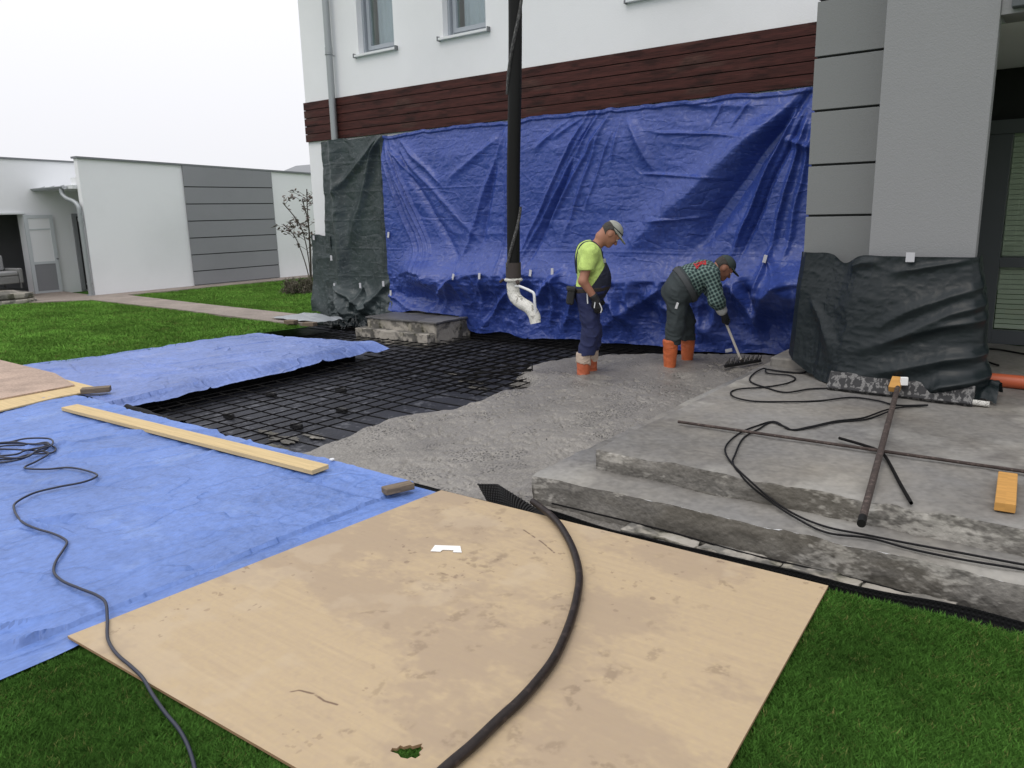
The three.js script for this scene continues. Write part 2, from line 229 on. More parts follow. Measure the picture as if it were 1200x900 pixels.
// ---------------------------------------------------------------- ground
const PIT = [[-2.6, -3.38], [-7.5, -3.36], [-7.72, -5.2], [-7.86, -6.9], [-10.15, -6.95], [-10.0, -7.95], [-11.3, -8.6], [-11.4, -9.35], [4.6, -9.35], [4.6, -3.42], [-1.5, -3.42]];
{
  const B = 350; struct('lawn', flat([[-B, -B], [B, -B], [B, B], [-B, B]].map((p) => p), 0, 0, [PIT]), M.lawn, 'mown green lawn around the house and the excavation');
  struct('pit_floor', flat([[-11.6, -3.3], [-2.4, -3.3], [-2.4, -9.5], [-11.6, -9.5]], -0.21, -0.21), M.foil, 'black plastic sheet lining the floor of the excavation');
  struct('path', flat([[-21.5, -6.6], [-18.4, -7.15], [-17.6, -8.05], [-14, -7.95], [-10.35, -7.72], [-9.95, -7.95], [-11.2, -8.58], [-14.5, -8.75], [-17.95, -9.0], [-17.9, -15.2], [-18.6, -15.2], [-18.62, -8.6], [-21.5, -8.8]], 0.004, 0.05), M.path, 'brown paved garden path running from the white outbuilding to the house corner');
  struct('trench_floor', flat([[-2.4, -3.3], [4.8, -3.3], [4.8, -3.75], [-2.4, -3.75]], -0.16, -0.16), M.foil, 'dark plastic in the narrow trench along the foot of the steps');
}
// ---------------------------------------------------------------- grass blades
{
  seed = 4242;
  const blade = (n, h, w, spread) => {
    const p = [];
    for (let i = 0; i < n; i++) {
      const a = rr(0, 6.283), x = rr(-spread, spread), z = rr(-spread, spread), hh = h * rr(0.55, 1.1), l = hh * rr(0.25, 0.95), b = rr(0, 6.283), wx = Math.cos(a) * w / 2, wz = Math.sin(a) * w / 2, dx = Math.cos(b) * l, dz = Math.sin(b) * l;
      const A = [x - wx, 0, z - wz], Bq = [x + wx, 0, z + wz], m = [x + dx * 0.4, hh * 0.66, z + dz * 0.4], C = [m[0] - wx * 0.8, m[1], m[2] - wz * 0.8], D = [m[0] + wx * 0.8, m[1], m[2] + wz * 0.8], E = [x + dx, hh, z + dz];
      p.push(...A, ...Bq, ...D, ...A, ...D, ...C, ...C, ...D, ...E);
    }
    const g = new THREE.BufferGeometry(); g.setAttribute('position', new THREE.Float32BufferAttribute(p, 3)); g.computeVertexNormals(); return g;
  };
  const inPoly = (x, z, P) => { let c = false; for (let i = 0, j = P.length - 1; i < P.length; j = i++) if ((P[i][1] > z) !== (P[j][1] > z) && x < (P[j][0] - P[i][0]) * (z - P[i][1]) / (P[j][1] - P[i][1]) + P[i][0]) c = !c; return c; };
  const gm = phys([1, 1, 1], 0.9, { side: THREE.DoubleSide, specularIntensity: 0.15 });
  function sow(label, P, holes, n, geo, y, s0, s1, lightTone = 1) {
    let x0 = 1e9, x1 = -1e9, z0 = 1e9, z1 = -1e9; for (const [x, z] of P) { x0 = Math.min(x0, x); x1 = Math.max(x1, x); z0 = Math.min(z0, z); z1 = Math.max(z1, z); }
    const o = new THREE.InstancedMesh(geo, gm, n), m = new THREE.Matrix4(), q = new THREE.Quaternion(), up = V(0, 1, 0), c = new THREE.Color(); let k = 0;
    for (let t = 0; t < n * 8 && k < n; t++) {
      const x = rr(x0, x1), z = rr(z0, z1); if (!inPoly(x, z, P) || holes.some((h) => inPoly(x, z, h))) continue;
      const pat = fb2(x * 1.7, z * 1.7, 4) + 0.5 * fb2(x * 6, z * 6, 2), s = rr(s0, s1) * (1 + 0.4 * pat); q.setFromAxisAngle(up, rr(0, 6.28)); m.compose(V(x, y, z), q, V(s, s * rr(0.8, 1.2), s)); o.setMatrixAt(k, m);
      const dry = rnd() < 0.03 + 0.12 * sst(0.1, 0.5, fb2(x * 2.3 + 7, z * 2.3, 3)) ? rr(0.5, 1) : 0, v = rr(0.65, 1.35) * (1 + 0.5 * pat); c.setRGB(mix((lightTone > 1 ? 0.07 : 0.06) * v * lightTone, 0.18, dry), mix(0.15 * v * lightTone, 0.18, dry), mix(0.024 * v * lightTone, 0.06, dry)); o.setColorAt(k, c); k++;  // same lawn: grazing brightness painted into far blades, vignette darkness into near ones
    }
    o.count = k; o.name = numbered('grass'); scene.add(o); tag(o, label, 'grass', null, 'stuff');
  }
  const near = blade(11, 0.032, 0.0034, 0.018), far = blade(10, 0.045, 0.007, 0.05);
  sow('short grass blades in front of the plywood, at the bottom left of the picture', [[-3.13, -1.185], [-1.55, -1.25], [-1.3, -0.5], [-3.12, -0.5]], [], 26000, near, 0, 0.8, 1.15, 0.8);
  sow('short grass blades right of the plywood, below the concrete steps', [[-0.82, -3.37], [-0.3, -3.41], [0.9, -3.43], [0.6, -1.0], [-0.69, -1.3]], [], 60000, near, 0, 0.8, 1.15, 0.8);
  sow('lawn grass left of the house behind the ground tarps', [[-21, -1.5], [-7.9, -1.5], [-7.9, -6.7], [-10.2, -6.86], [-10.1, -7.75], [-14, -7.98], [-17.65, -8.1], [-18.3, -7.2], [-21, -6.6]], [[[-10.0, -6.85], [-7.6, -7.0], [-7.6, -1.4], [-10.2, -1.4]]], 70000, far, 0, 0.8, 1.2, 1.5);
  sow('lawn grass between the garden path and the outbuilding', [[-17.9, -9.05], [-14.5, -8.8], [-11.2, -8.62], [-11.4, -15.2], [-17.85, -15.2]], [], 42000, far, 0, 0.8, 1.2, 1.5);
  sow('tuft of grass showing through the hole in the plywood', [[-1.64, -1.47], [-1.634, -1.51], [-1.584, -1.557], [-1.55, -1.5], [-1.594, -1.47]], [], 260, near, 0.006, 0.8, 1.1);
}

// ---------------------------------------------------------------- the house
const ZF = -9.2;
const house = thing('house', 'large white rendered house with a dark red timber band and grey portal', 'house', [0, 0, 0]);
{
  const s = new THREE.Shape([[-11.34, -0.35], [-1.151, -0.35], [-1.151, 3.0], [-1.6, 3.0], [-1.6, 7], [-11.34, 7]].map(([x, y]) => new THREE.Vector2(x, y)));
  const wins = [[-9.93, -9.13], [-8.12, -7.32], [-5.02, -4.1]];
  for (const [a, b] of wins) s.holes.push(new THREE.Path([[a, 4.22], [b, 4.22], [b, 5.7], [a, 5.7]].map(([x, y]) => new THREE.Vector2(x, y))));
  const g = new THREE.ExtrudeGeometry(s, { depth: 0.4, bevelEnabled: false }); g.translate(0, 0, ZF - 0.4);
  part('wall', triUV(g), M.plaster, house);
  part('side_wall', bx(-11.34, -10.94, -0.35, 7, ZF - 9, ZF - 0.402), M.plaster, house); part('back_wall', bx(-10.938, 5, -0.35, 7, ZF - 9, ZF - 8.6), M.plaster, house);
  part('right_wall', bx(4.6, 5, -0.35, 7, ZF - 8.598, ZF - 0.002), M.plaster, house); part('roof', bx(-11.5, 5.2, 7.002, 7.25, ZF - 9.2, ZF + 0.2), M.capMetal, house);
  part('upper_wall', bx(-1.598, 4.6, 3.0, 7, ZF - 0.4, ZF), M.plaster, house); part('floor_plate', bx(-10.9, 4.59, 3.0, 3.2, ZF - 8.59, ZF - 0.41), M.dark, house);
  // dark red timber band: five boards
  const by = [3.62, 3.487, 3.355, 3.223, 3.094, 2.965];
  part('cladding_backing', bx(-11.335, -1.62, 2.972, 3.613, ZF + 0.002, ZF + 0.016), M.joint, house);
  for (let i = 0; i < 5; i++) { const b = bx(-11.352, -1.61, by[i + 1] + 0.005, by[i] - 0.004, ZF + 0.017, ZF + 0.042, 0.004), uv = b.attributes.uv; for (let k = 0; k < uv.count; k++) uv.setXY(k, uv.getX(k) + i * 0.77, uv.getY(k) + i * 0.31); part('cladding_board', b, M.clad, house); }
  for (const [a, b] of wins) {                                    // upper windows
    const f = part('window', join([bx(a, a + 0.07, 4.22, 5.7, ZF - 0.24, ZF - 0.17), bx(b - 0.07, b, 4.22, 5.7, ZF - 0.24, ZF - 0.17), bx(a + 0.07, b - 0.07, 4.22, 4.29, ZF - 0.24, ZF - 0.17), bx(a + 0.07, b - 0.07, 5.63, 5.7, ZF - 0.24, ZF - 0.17)]), M.winFrame, house);
    part('frame', join([bx(a + 0.072, a + 0.13, 4.292, 5.628, ZF - 0.22, ZF - 0.15), bx(b - 0.13, b - 0.072, 4.292, 5.628, ZF - 0.22, ZF - 0.15), bx(a + 0.13, b - 0.13, 4.292, 4.35, ZF - 0.22, ZF - 0.15)]), M.winFrame, f);
    part('shutter_rail', bx(a + 0.001, a + 0.04, 4.23, 5.69, ZF - 0.168, ZF - 0.11), M.winFrame, f); part('shutter_rail', bx(b - 0.04, b - 0.001, 4.23, 5.69, ZF - 0.168, ZF - 0.11), M.winFrame, f);
    part('pane', bx(a + 0.131, b - 0.131, 4.351, 5.62, ZF - 0.2, ZF - 0.19), M.doorGlass, f); part('curtain', grid(60, 2, (u, v) => [a + 0.14 + u * (b - a - 0.2), 4.25 + v * 1.45, ZF - 0.33 + 0.006 * Math.sin(u * 40)]), M.curtain, f);
    part('sill', bx(a - 0.06, b + 0.06, 4.178, 4.215, ZF - 0.16, ZF + 0.06, 0.006), M.sill, f); part('sill_cap', bx(a - 0.078, a - 0.061, 4.17, 4.235, ZF + 0.001, ZF + 0.064), M.capMetal, f); part('sill_cap', bx(b + 0.061, b + 0.078, 4.17, 4.235, ZF + 0.001, ZF + 0.064), M.capMetal, f);
  }
  solo('dimpled_membrane', bx(-9.6, -2.3, -0.3, 0.06, ZF + 0.004, ZF + 0.03), M.membrane, 'black membrane strip along the house wall below the blue tarp', 'membrane');
  // downpipe
  const pipe = part('downpipe', join([bar([-10.52, 0.6, ZF + 0.11], [-10.52, 7, ZF + 0.11], 0.055, 20), bar([-10.52, 4.30, ZF + 0.11], [-10.52, 4.39, ZF + 0.11], 0.0605, 20)]), M.zinc, house);
  part('bracket', join([new THREE.TorusGeometry(0.06, 0.008, 6, 20).rotateX(Math.PI / 2).translate(-10.52, 4.28, ZF + 0.11), bar([-10.52, 4.28, ZF], [-10.52, 4.28, ZF + 0.05], 0.008)]), M.zinc, pipe);
  // grey portal: slab-clad wall, column, beam
  part('portal_wall', bx(-2.07, -1.15, 0.36, 3.9, -9.198, -6.93), M.joint, house);
  const pj = [0.362, 0.77, 1.19, 1.612, 2.023, 2.453, 2.867, 3.298, 3.72];
  for (let i = 0; i < pj.length - 1; i++) part('panel', bx(-2.085, -1.45, pj[i] + 0.009, pj[i + 1] - 0.009, -6.97, -6.9, 0.004), M.panelGrey, house);
  part('column', bx(-1.485, -0.765, 0.281, 4.1, -6.66, -6.55, 0.006), M.plasterGrey, house); part('column_core', bx(-1.44, -0.95, 0.281, 4.0, -6.928, -6.662), M.plasterGrey, house);
  part('soffit', bx(-1.14, 4.5, 2.93, 3.1, -9.19, -6.91), M.plaster, house);
  part('fascia', bx(-0.763, 4.5, 2.93, 3.5, -6.905, -6.57), M.plasterGrey, house); part('gutter_board', bx(-0.70, 4.5, 2.955, 3.04, -6.598, -6.5, 0.01), M.frameGrey, house); part('gutter_lip', bx(-0.69, 4.5, 3.042, 3.09, -6.598, -6.47, 0.008), M.sill, house);
  // glazed door
  const dr = part('glazed_door', join([bx(-1.149, -0.86, 0.282, 2.33, ZF - 0.08, ZF + 0.004), bx(-0.858, 3, 0.282, 0.42, ZF - 0.08, ZF), bx(-0.858, 3, 1.05, 1.15, ZF - 0.08, ZF), bx(-1.149, 3, 2.332, 2.46, ZF - 0.08, ZF + 0.04), bx(0.2, 0.32, 0.422, 2.33, ZF - 0.081, ZF - 0.002)]), M.frameGrey, house);
  part('shade_painted_lintel', bx(-1.149, 3, 2.462, 2.928, ZF - 0.3, ZF - 0.05), M.dark, dr);  // near-black panel: the shade under the soffit is put into its colour
  for (const [y0, y1] of [[0.421, 1.049], [1.151, 2.331]]) {
    part('pane', bx(-0.859, 0.199, y0, y1, ZF - 0.045, ZF - 0.037), M.doorGlass, dr);
    for (let y = y0 + 0.02; y < y1; y += 0.05) part('blind_slat', new THREE.BoxGeometry(1.05, 0.047, 0.003).rotateX(0.3).translate(-0.33, y + 0.01, ZF - 0.1), M.blind, dr);
  }
}
// ---------------------------------------------------------------- the concrete terrace with its steps
{
  const st = thing('concrete_steps', 'old grey concrete terrace with two worn front steps before the glazed door', 'steps', [0, 0, 0]);
  const step = (x0, x1, y0, y1, z0, z1, s) => {
    const top = new THREE.PlaneGeometry(x1 - x0, z1 - z0, Math.round((x1 - x0) / 0.05), Math.round((z1 - z0) / 0.05)).rotateX(-Math.PI / 2).translate((x0 + x1) / 2, y1, (z0 + z1) / 2);
    const fr = new THREE.PlaneGeometry(x1 - x0, y1 - y0, Math.round((x1 - x0) / 0.025), 14).translate((x0 + x1) / 2, (y0 + y1) / 2, z1), lf = new THREE.PlaneGeometry(z1 - z0, y1 - y0, Math.round((z1 - z0) / 0.05), 14).rotateY(-Math.PI / 2).translate(x0, (y0 + y1) / 2, (z0 + z1) / 2);
    const all = roughen(join([top, fr, lf]), 0.016, 7, s), idx = all.index.array, P = all.attributes.position, N = all.attributes.normal;
    for (let i = 0; i < P.count; i++) {                           // chipped front arris
      const d = Math.max(0, 1 - Math.hypot(P.getY(i) - y1, Math.max(0, z1 - P.getZ(i))) / 0.05); if (d > 0) { const c = 0.018 * d * sst(-0.1, 0.4, fb3(P.getX(i) * 5, 4, s, 4)); P.setY(i, P.getY(i) - c); P.setZ(i, P.getZ(i) - c); }
      else if (P.getY(i) < y1 - 0.03 && P.getZ(i) > z1 - 0.04) P.setZ(i, P.getZ(i) + 0.02 * fb3(P.getX(i) * 9, P.getY(i) * 14, s, 4));
    }
    all.computeVertexNormals(); const A = [], Bq = [];
    for (let i = 0; i < idx.length; i += 3) { const y = (N.getY(idx[i]) + N.getY(idx[i + 1]) + N.getY(idx[i + 2])) / 3; (y > 0.62 ? A : Bq).push(idx[i], idx[i + 1], idx[i + 2]); }
    return [A, Bq].map((I) => { const q = all.clone(); q.setIndex(I); return triUV(q); });
  };
  for (const [a, l] of [[[-2.63, 4.6, -0.2, 0.15, -9.18, -3.63, 3.1], 'lower_step'], [[-2.36, 4.6, 0.1, 0.28, -9.17, -3.92, 8.4], 'upper_step']]) { const [t, r] = step(...a); const o = part(l, t, M.slab, st); part('riser', r, M.riser, o, 'crumbling stained riser with white lime patches'); }
  part('plinth', triUV(roughen(new THREE.BoxGeometry(1.0, 0.12, 2.2, 30, 6, 30).translate(-1.84, 0.30, -8.06), 0.012, 8, 2)), M.slab, st);
}
// ---------------------------------------------------------------- the small landing at the tarped wall
{
  const s = thing('small_landing', 'small two-step concrete landing stained white below the blue wall tarp', 'steps', [0, 0, 0]);
  const blk = (x0, x1, y0, y1, z0, z1, k) => { const g = new THREE.BoxGeometry(x1 - x0, y1 - y0, z1 - z0, 36, 8, 30); g.translate((x0 + x1) / 2, (y0 + y1) / 2, (z0 + z1) / 2); return triUV(roughen(g, 0.014, 7, k)); };
  part('lower_step', blk(-9.29, -7.76, -0.24, -0.012, -8.4, -8.18, 4), M.oldConc, s); const u = part('upper_step', blk(-9.2, -7.75, -0.25, 0.125, -9.15, -8.36, 6), M.oldConc, s);
  part('slab_top', blk(-9.22, -7.72, 0.13, 0.155, -9.14, -8.33, 9), M.landTop, u, 'dark wet slab covering the top step');
}
// ---------------------------------------------------------------- sheets hung on the house
function foldField(list) {                                         // [x0, y0, x1, y1, width at start, width at end, depth]
  return (x, y) => {
    let d = 0;
    for (const [x0, y0, x1, y1, w0, w1, a] of list) {
      const dx = x1 - x0, dy = y1 - y0, L2 = dx * dx + dy * dy, t = ((x - x0) * dx + (y - y0) * dy) / L2; if (t < -0.15 || t > 1.15) continue;
      const L = Math.sqrt(L2), q = ((x - x0) * dy - (y - y0) * dx) / L + 0.02 * vn2(x * 3 + x0, y * 3), w = mix(w0, w1, clamp(t, 0, 1)); if (Math.abs(q) > 4 * w) continue;
      const e = sst(-0.15, 0.12, t) * sst(1.15, 0.65, t); d += a * e * Math.exp(-Math.pow(Math.abs(q / w), 1.6));
    }
    return d;
  };
}
{
  const F1 = foldField(([
    [-9.27, 2.68, -8.10, 0.44, 0.03, 0.055, 0.07], [-9.26, 2.59, -8.32, 0.6, 0.025, 0.05, 0.06], [-9.3, 2.39, -8.5, 0.66, 0.03, 0.05, 0.05], [-9.2, 2.75, -8.25, 0.85, 0.02, 0.03, 0.045], [-9.15, 2.84, -7.54, 0.69, 0.05, 0.1, -0.05], [-9.2, 2.84, -7.3, 1.2, 0.05, 0.07, 0.035], [-9.0, 2.83, -8.65, 2.55, 0.03, 0.05, 0.05], [-9.2, 2.7, -8.6, 2.2, 0.03, 0.05, 0.05], [-8.7, 2.6, -8.1, 2.1, 0.06, 0.06, 0.04],
    [-6.91, 2.85, -7.78, 0.92, 0.05, 0.06, 0.05], [-6.98, 2.88, -7.44, 1.07, 0.05, 0.06, -0.05], [-6.85, 2.88, -6.98, 0.6, 0.05, 0.05, 0.05], [-7.1, 2.7, -8.0, 2.2, 0.05, 0.08, 0.035],
    [-5.58, 2.91, -6.81, 0.84, 0.035, 0.05, 0.075], [-5.39, 2.94, -6.7, 0.94, 0.03, 0.05, 0.06], [-5.45, 2.94, -6.55, 0.9, 0.02, 0.04, -0.05], [-5.25, 2.93, -6.28, 1.38, 0.03, 0.05, 0.045], [-5.58, 2.75, -6.13, 1.9, 0.02, 0.03, 0.03], [-5.35, 2.75, -5.95, 1.3, 0.03, 0.05, 0.035], [-5.2, 2.7, -5.6, 1.7, 0.02, 0.03, 0.025], [-5.9, 2.85, -6.4, 2.55, 0.04, 0.06, 0.055], [-5.7, 2.87, -6.1, 2.65, 0.03, 0.05, 0.05], [-5.08, 2.86, -5.2, 2.3, 0.04, 0.04, 0.03],
    [-4.98, 2.8, -4.59, 2.16, 0.06, 0.08, 0.07], [-4.6, 2.62, -3.42, 2.48, 0.025, 0.02, 0.03], [-4.71, 2.12, -3.7, 2.02, 0.02, 0.02, 0.028], [-4.6, 1.55, -3.9, 1.6, 0.02, 0.02, 0.02],
    [-2.78, 2.9, -4.09, 1.12, 0.06, 0.15, -0.16], [-2.82, 2.9, -5.3, 0.9, 0.12, 0.3, 0.14], [-2.9, 2.75, -3.57, 1.13, 0.04, 0.05, 0.1], [-2.84, 2.6, -3.46, 1.1, 0.03, 0.04, -0.07], [-2.79, 2.53, -3.11, 1.14, 0.035, 0.045, 0.07], [-2.7, 2.5, -2.95, 1.0, 0.04, 0.05, 0.05], [-3.74, 2.88, -3.88, 2.61, 0.03, 0.03, 0.04], [-3.43, 2.87, -3.62, 2.59, 0.03, 0.03, 0.04], [-2.7, 2.3, -3.0, 2.42, 0.05, 0.05, 0.08], [-4.2, 2.9, -3.2, 2.8, 0.05, 0.06, 0.06], [-5.1, 2.15, -4.9, 0.9, 0.012, 0.012, 0.012], [-4.45, 2.4, -4.35, 0.8, 0.012, 0.012, 0.012],
    [-7.74, 0.75, -8.63, 0.08, 0.03, 0.1, 0.09], [-7.74, 0.75, -8.26, 0.06, 0.03, 0.07, 0.08], [-7.74, 0.72, -7.7, 0.0, 0.03, 0.06, 0.06], [-7.26, 0.78, -7.57, -0.09, 0.03, 0.08, 0.05], [-6.9, 0.53, -7.61, -0.16, 0.03, 0.09, 0.08], [-5.93, 0.84, -6.3, -0.06, 0.03, 0.07, 0.07], [-5.45, 0.88, -6.08, -0.04, 0.03, 0.09, 0.09], [-5.45, 0.88, -4.8, 0.17, 0.03, 0.1, 0.1], [-5.45, 0.88, -5.5, 0.1, 0.03, 0.08, 0.07], [-5.09, 0.72, -4.93, 0.1, 0.03, 0.07, 0.07], [-5.93, 0.84, -6.75, 0.16, 0.04, 0.12, 0.09], [-3.11, 1.14, -3.23, 0.13, 0.03, 0.08, 0.1], [-3.11, 1.14, -2.74, 0.66, 0.03, 0.08, 0.08], [-3.45, 0.78, -3.11, 0.19, 0.05, 0.12, 0.14], [-3.55, 0.83, -3.86, 0.13, 0.05, 0.1, 0.1], [-9.42, 0.42, -8.63, 0.14, 0.04, 0.08, 0.1], [-4.45, 0.69, -5.59, 0, 0.06, 0.12, 0.1], [-2.85, 0.85, -3.32, 0.32, 0.05, 0.1, 0.1], [-4.4, 0.5, -3.7, 0.1, 0.06, 0.1, 0.09], [-3.35, 0.8, -3.0, 0.1, 0.12, 0.16, -0.16], [-6.5, 0.7, -6.6, 0.0, 0.1, 0.14, -0.1], [-4.7, 0.6, -4.5, 0.0, 0.1, 0.14, -0.1]]).map((q) => (q[1] > 2 && q[6] > -0.1 && q[5] < 0.25 ? [...q.slice(0, 4), q[4] * 0.72, q[5] * 0.75, q[6] * 0.95] : q)));
  const X0 = -9.38, X1 = -2.3, W = X1 - X0, H = 3.0;
  const lip = (x) => 0.80 + 0.08 * vn2(x * 0.9, 5) + 0.03 * vn2(x * 3, 2) - 0.1 * sst(-8.2, -9.2, x);
  const depth = (x, y) => {
    const top = sst(2.97, 2.5, y), l = lip(x), below = sst(l + 0.02, l - 0.05, y), bulge = 0.31 * sst(-9.35, -8.3, x) * Math.exp(-(((y - l + 0.06) / 0.28) ** 2)) * (0.55 + 0.9 * sst(-0.3, 0.4, vn2(x * 0.8 + 3, 1)));
    let d = 0.05 + 0.06 * top + bulge + F1(x, y) * (0.35 + 0.65 * top) * 1.1;
    d += 0.05 * top * fb2(x * 0.7, y * 0.6, 3) + 0.02 * ridge2(x * 1.7 + 0.5 * y, y * 1.4, 3) + 0.006 * ridge2(x * 7, y * 6, 2) + (0.085 * ridge2(x * 2.6, y * 2.3 + 9, 4) - 0.06) * below + 0.005 * ridge2(x * 15, y * 19 + 3, 3) + 0.012 * ridge2(x * 2.4 + y * 1.1, y * 3.2, 3) * sst(-0.2, 0.4, vn2(x * 0.9, y * 0.9 + 7));
    d += 0.007 * sst(-0.1, 0.4, vn2(x * 1.1, Math.floor(y * 2.15) * 3.7)) * Math.exp(-((((y * 2.15 + 0.03 * vn2(x, 2)) % 1 - 0.5) / 0.02) ** 2)) + 0.005 * Math.exp(-((((x * 1.3 + 40) % 1 - 0.5) / 0.012) ** 2));       // the creases it was folded along
    return Math.max(0.012, d);
  };
  const t = thing('wall_tarp', 'big blue plastic tarp hung across the house wall behind the two workers', 'tarp', [0, 0, 0]);
  const shape = (u, v) => {
    const x = X0 + u * W, sit = sst(-7.7, -7.85, x), y0 = mix(-0.07, 0.17, sit) + 0.04 * vn2(x * 2.4, 9) + 0.1 * sst(-3.6, -2.8, x), y1 = 2.955 + 0.02 * vn2(x * 2.2, 3) + 0.012 * vn2(x * 8, 3) - 0.03 * sst(-8, -9.3, x), y = mix(y0, y1, v);
    const roll = v > 0.985 ? 0.02 : 0; return [x, y, ZF + 0.045 + roll + depth(x, y) * (1 - 0.35 * sst(0.18, 0, v)) + sit * 0.1 * sst(0.4, 0.15, y)];
  };
  part('sheet', grid(620, 270, shape, W, H), M.tarpWall, t);
  for (const [x, y, a] of [[-9.29, 1.39, 0.1], [-9.34, 0.45, 0], [-7.69, 0.79, 0.3], [-7.22, 0.81, 0], [-6.38, 0.87, 0.1], [-6.02, 0.9, -0.05], [-5.06, 0.78, 0.1], [-3.09, 1.12, 0.2], [-4.1, -0.02, 1.2], [-3.55, 0.0, 1.3]]) {
    const g = new RoundedBoxGeometry(0.042, 0.09, 0.006, 2, 0.003); g.rotateZ(-a); g.rotateX(-0.1); g.translate(x, y, ZF + 0.06 + depth(x, Math.max(y, 0.05)) + 0.01); part('tape', g, M.tape, t);
  }
}
{ // the green-grey sheet round the house corner, and its flap
  const F2 = foldField([[-9.45, 2.9, -10.4, 1.1, 0.05, 0.12, 0.09], [-9.4, 2.9, -10.0, 2.1, 0.03, 0.06, 0.06], [-9.4, 2.88, -9.55, 0.6, 0.04, 0.06, 0.06], [-9.5, 2.9, -10.7, 2.0, 0.03, 0.08, 0.06], [-10.69, 0.52, -9.9, 0.1, 0.03, 0.08, 0.1], [-10.03, 0.54, -10.35, 0.1, 0.03, 0.06, 0.06], [-10.03, 0.54, -9.8, 0.15, 0.03, 0.06, 0.06], [-9.47, 0.59, -10.1, 0.05, 0.04, 0.08, 0.08], [-10.7, 0.5, -10.3, -0.1, 0.04, 0.08, 0.1]]);
  const t = thing('corner_tarp', 'grey-green plastic sheet hung over the downpipe at the house corner', 'tarp', [0, 0, 0]);
  part('sheet', grid(170, 230, (u, v) => {
    const x = mix(-10.92, -9.3, u), y1 = 2.945 + 0.02 * vn2(x * 6, 1), y = mix(-0.26 + 0.05 * vn2(x * 4, 7), y1, v), low = sst(0.55, 0.1, y);
    const d = 0.05 + 0.15 * Math.exp(-(((x + 10.52) / 0.13) ** 2)) + F2(x, y) + 0.02 * ridge2(x * 2, y * 1.5, 3) + 0.006 * ridge2(x * 8, y * 7, 2) + 0.006 * Math.exp(-((((y * 2.15) % 1 - 0.5) / 0.02) ** 2)) + low * (0.09 * ridge2(x * 3.5, y * 4, 3) + 0.06);
    return [x - 0.06 * sst(0.3, 0.0, u) * sst(2.2, 1, y) + 0.012 * vn2(y * 6, 2), y, ZF + 0.03 + Math.max(0.01, d)];
  }, 1.6, 3.1), M.tarpGreen, t);
  for (const [x, y] of [[-10.72, 1.0], [-10.69, 0.52], [-10.03, 0.55], [-9.47, 0.6]]) part('tape', new RoundedBoxGeometry(0.05, 0.09, 0.006, 2, 0.003).translate(x, y, ZF + 0.2), M.tape, t);
  part('crumpled_hem', triUV(grid(120, 40, (u, v) => { const x = mix(-10.85, -9.75, u), a = v * 5; return [x + 0.03 * vn2(v * 6, u * 9), -0.16 + 0.16 * Math.abs(Math.sin(a * 0.62)) * (0.6 + 0.5 * vn2(u * 8, 3)) + 0.08 * ridge2(u * 9, v * 5, 3), -8.95 + 0.3 * (v - 0.5) + 0.08 * ridge2(u * 8 + 4, v * 6, 3)]; })), M.sheetBlack, t, 'black crumpled plastic gathered at the foot');
  const f = thing('tarp_flap', 'short grey-green sheet wrapped round the very corner of the house', 'tarp', [0, 0, 0]);
  part('sheet', grid(60, 110, (u, v) => {
    const q = u * 0.82, y = mix(-0.3, 1.385 + 0.02 * vn2(u * 5, 2), v), b = 0.03 + 0.05 * ridge2(u * 2 + y * 0.5, y * 1.2, 3) + 0.05 * sst(0.6, 0, v);
    return q < 0.35 ? [-11.345 - Math.max(0.005, b) - 0.11 * sst(0.5, 0, v), y, ZF - 0.3 + q] : [-11.36 + (q - 0.35) * 1.15 - 0.12 * (1 - v) * sst(0.6, 0.35, q), y, ZF + 0.05 + Math.max(0.005, b)];
  }, 0.8, 1.5), M.tarpGreen, f);
  part('tape', new RoundedBoxGeometry(0.05, 0.08, 0.006, 2, 0.003).translate(-11.26, 1.34, ZF + 0.11), M.tape, f);
}
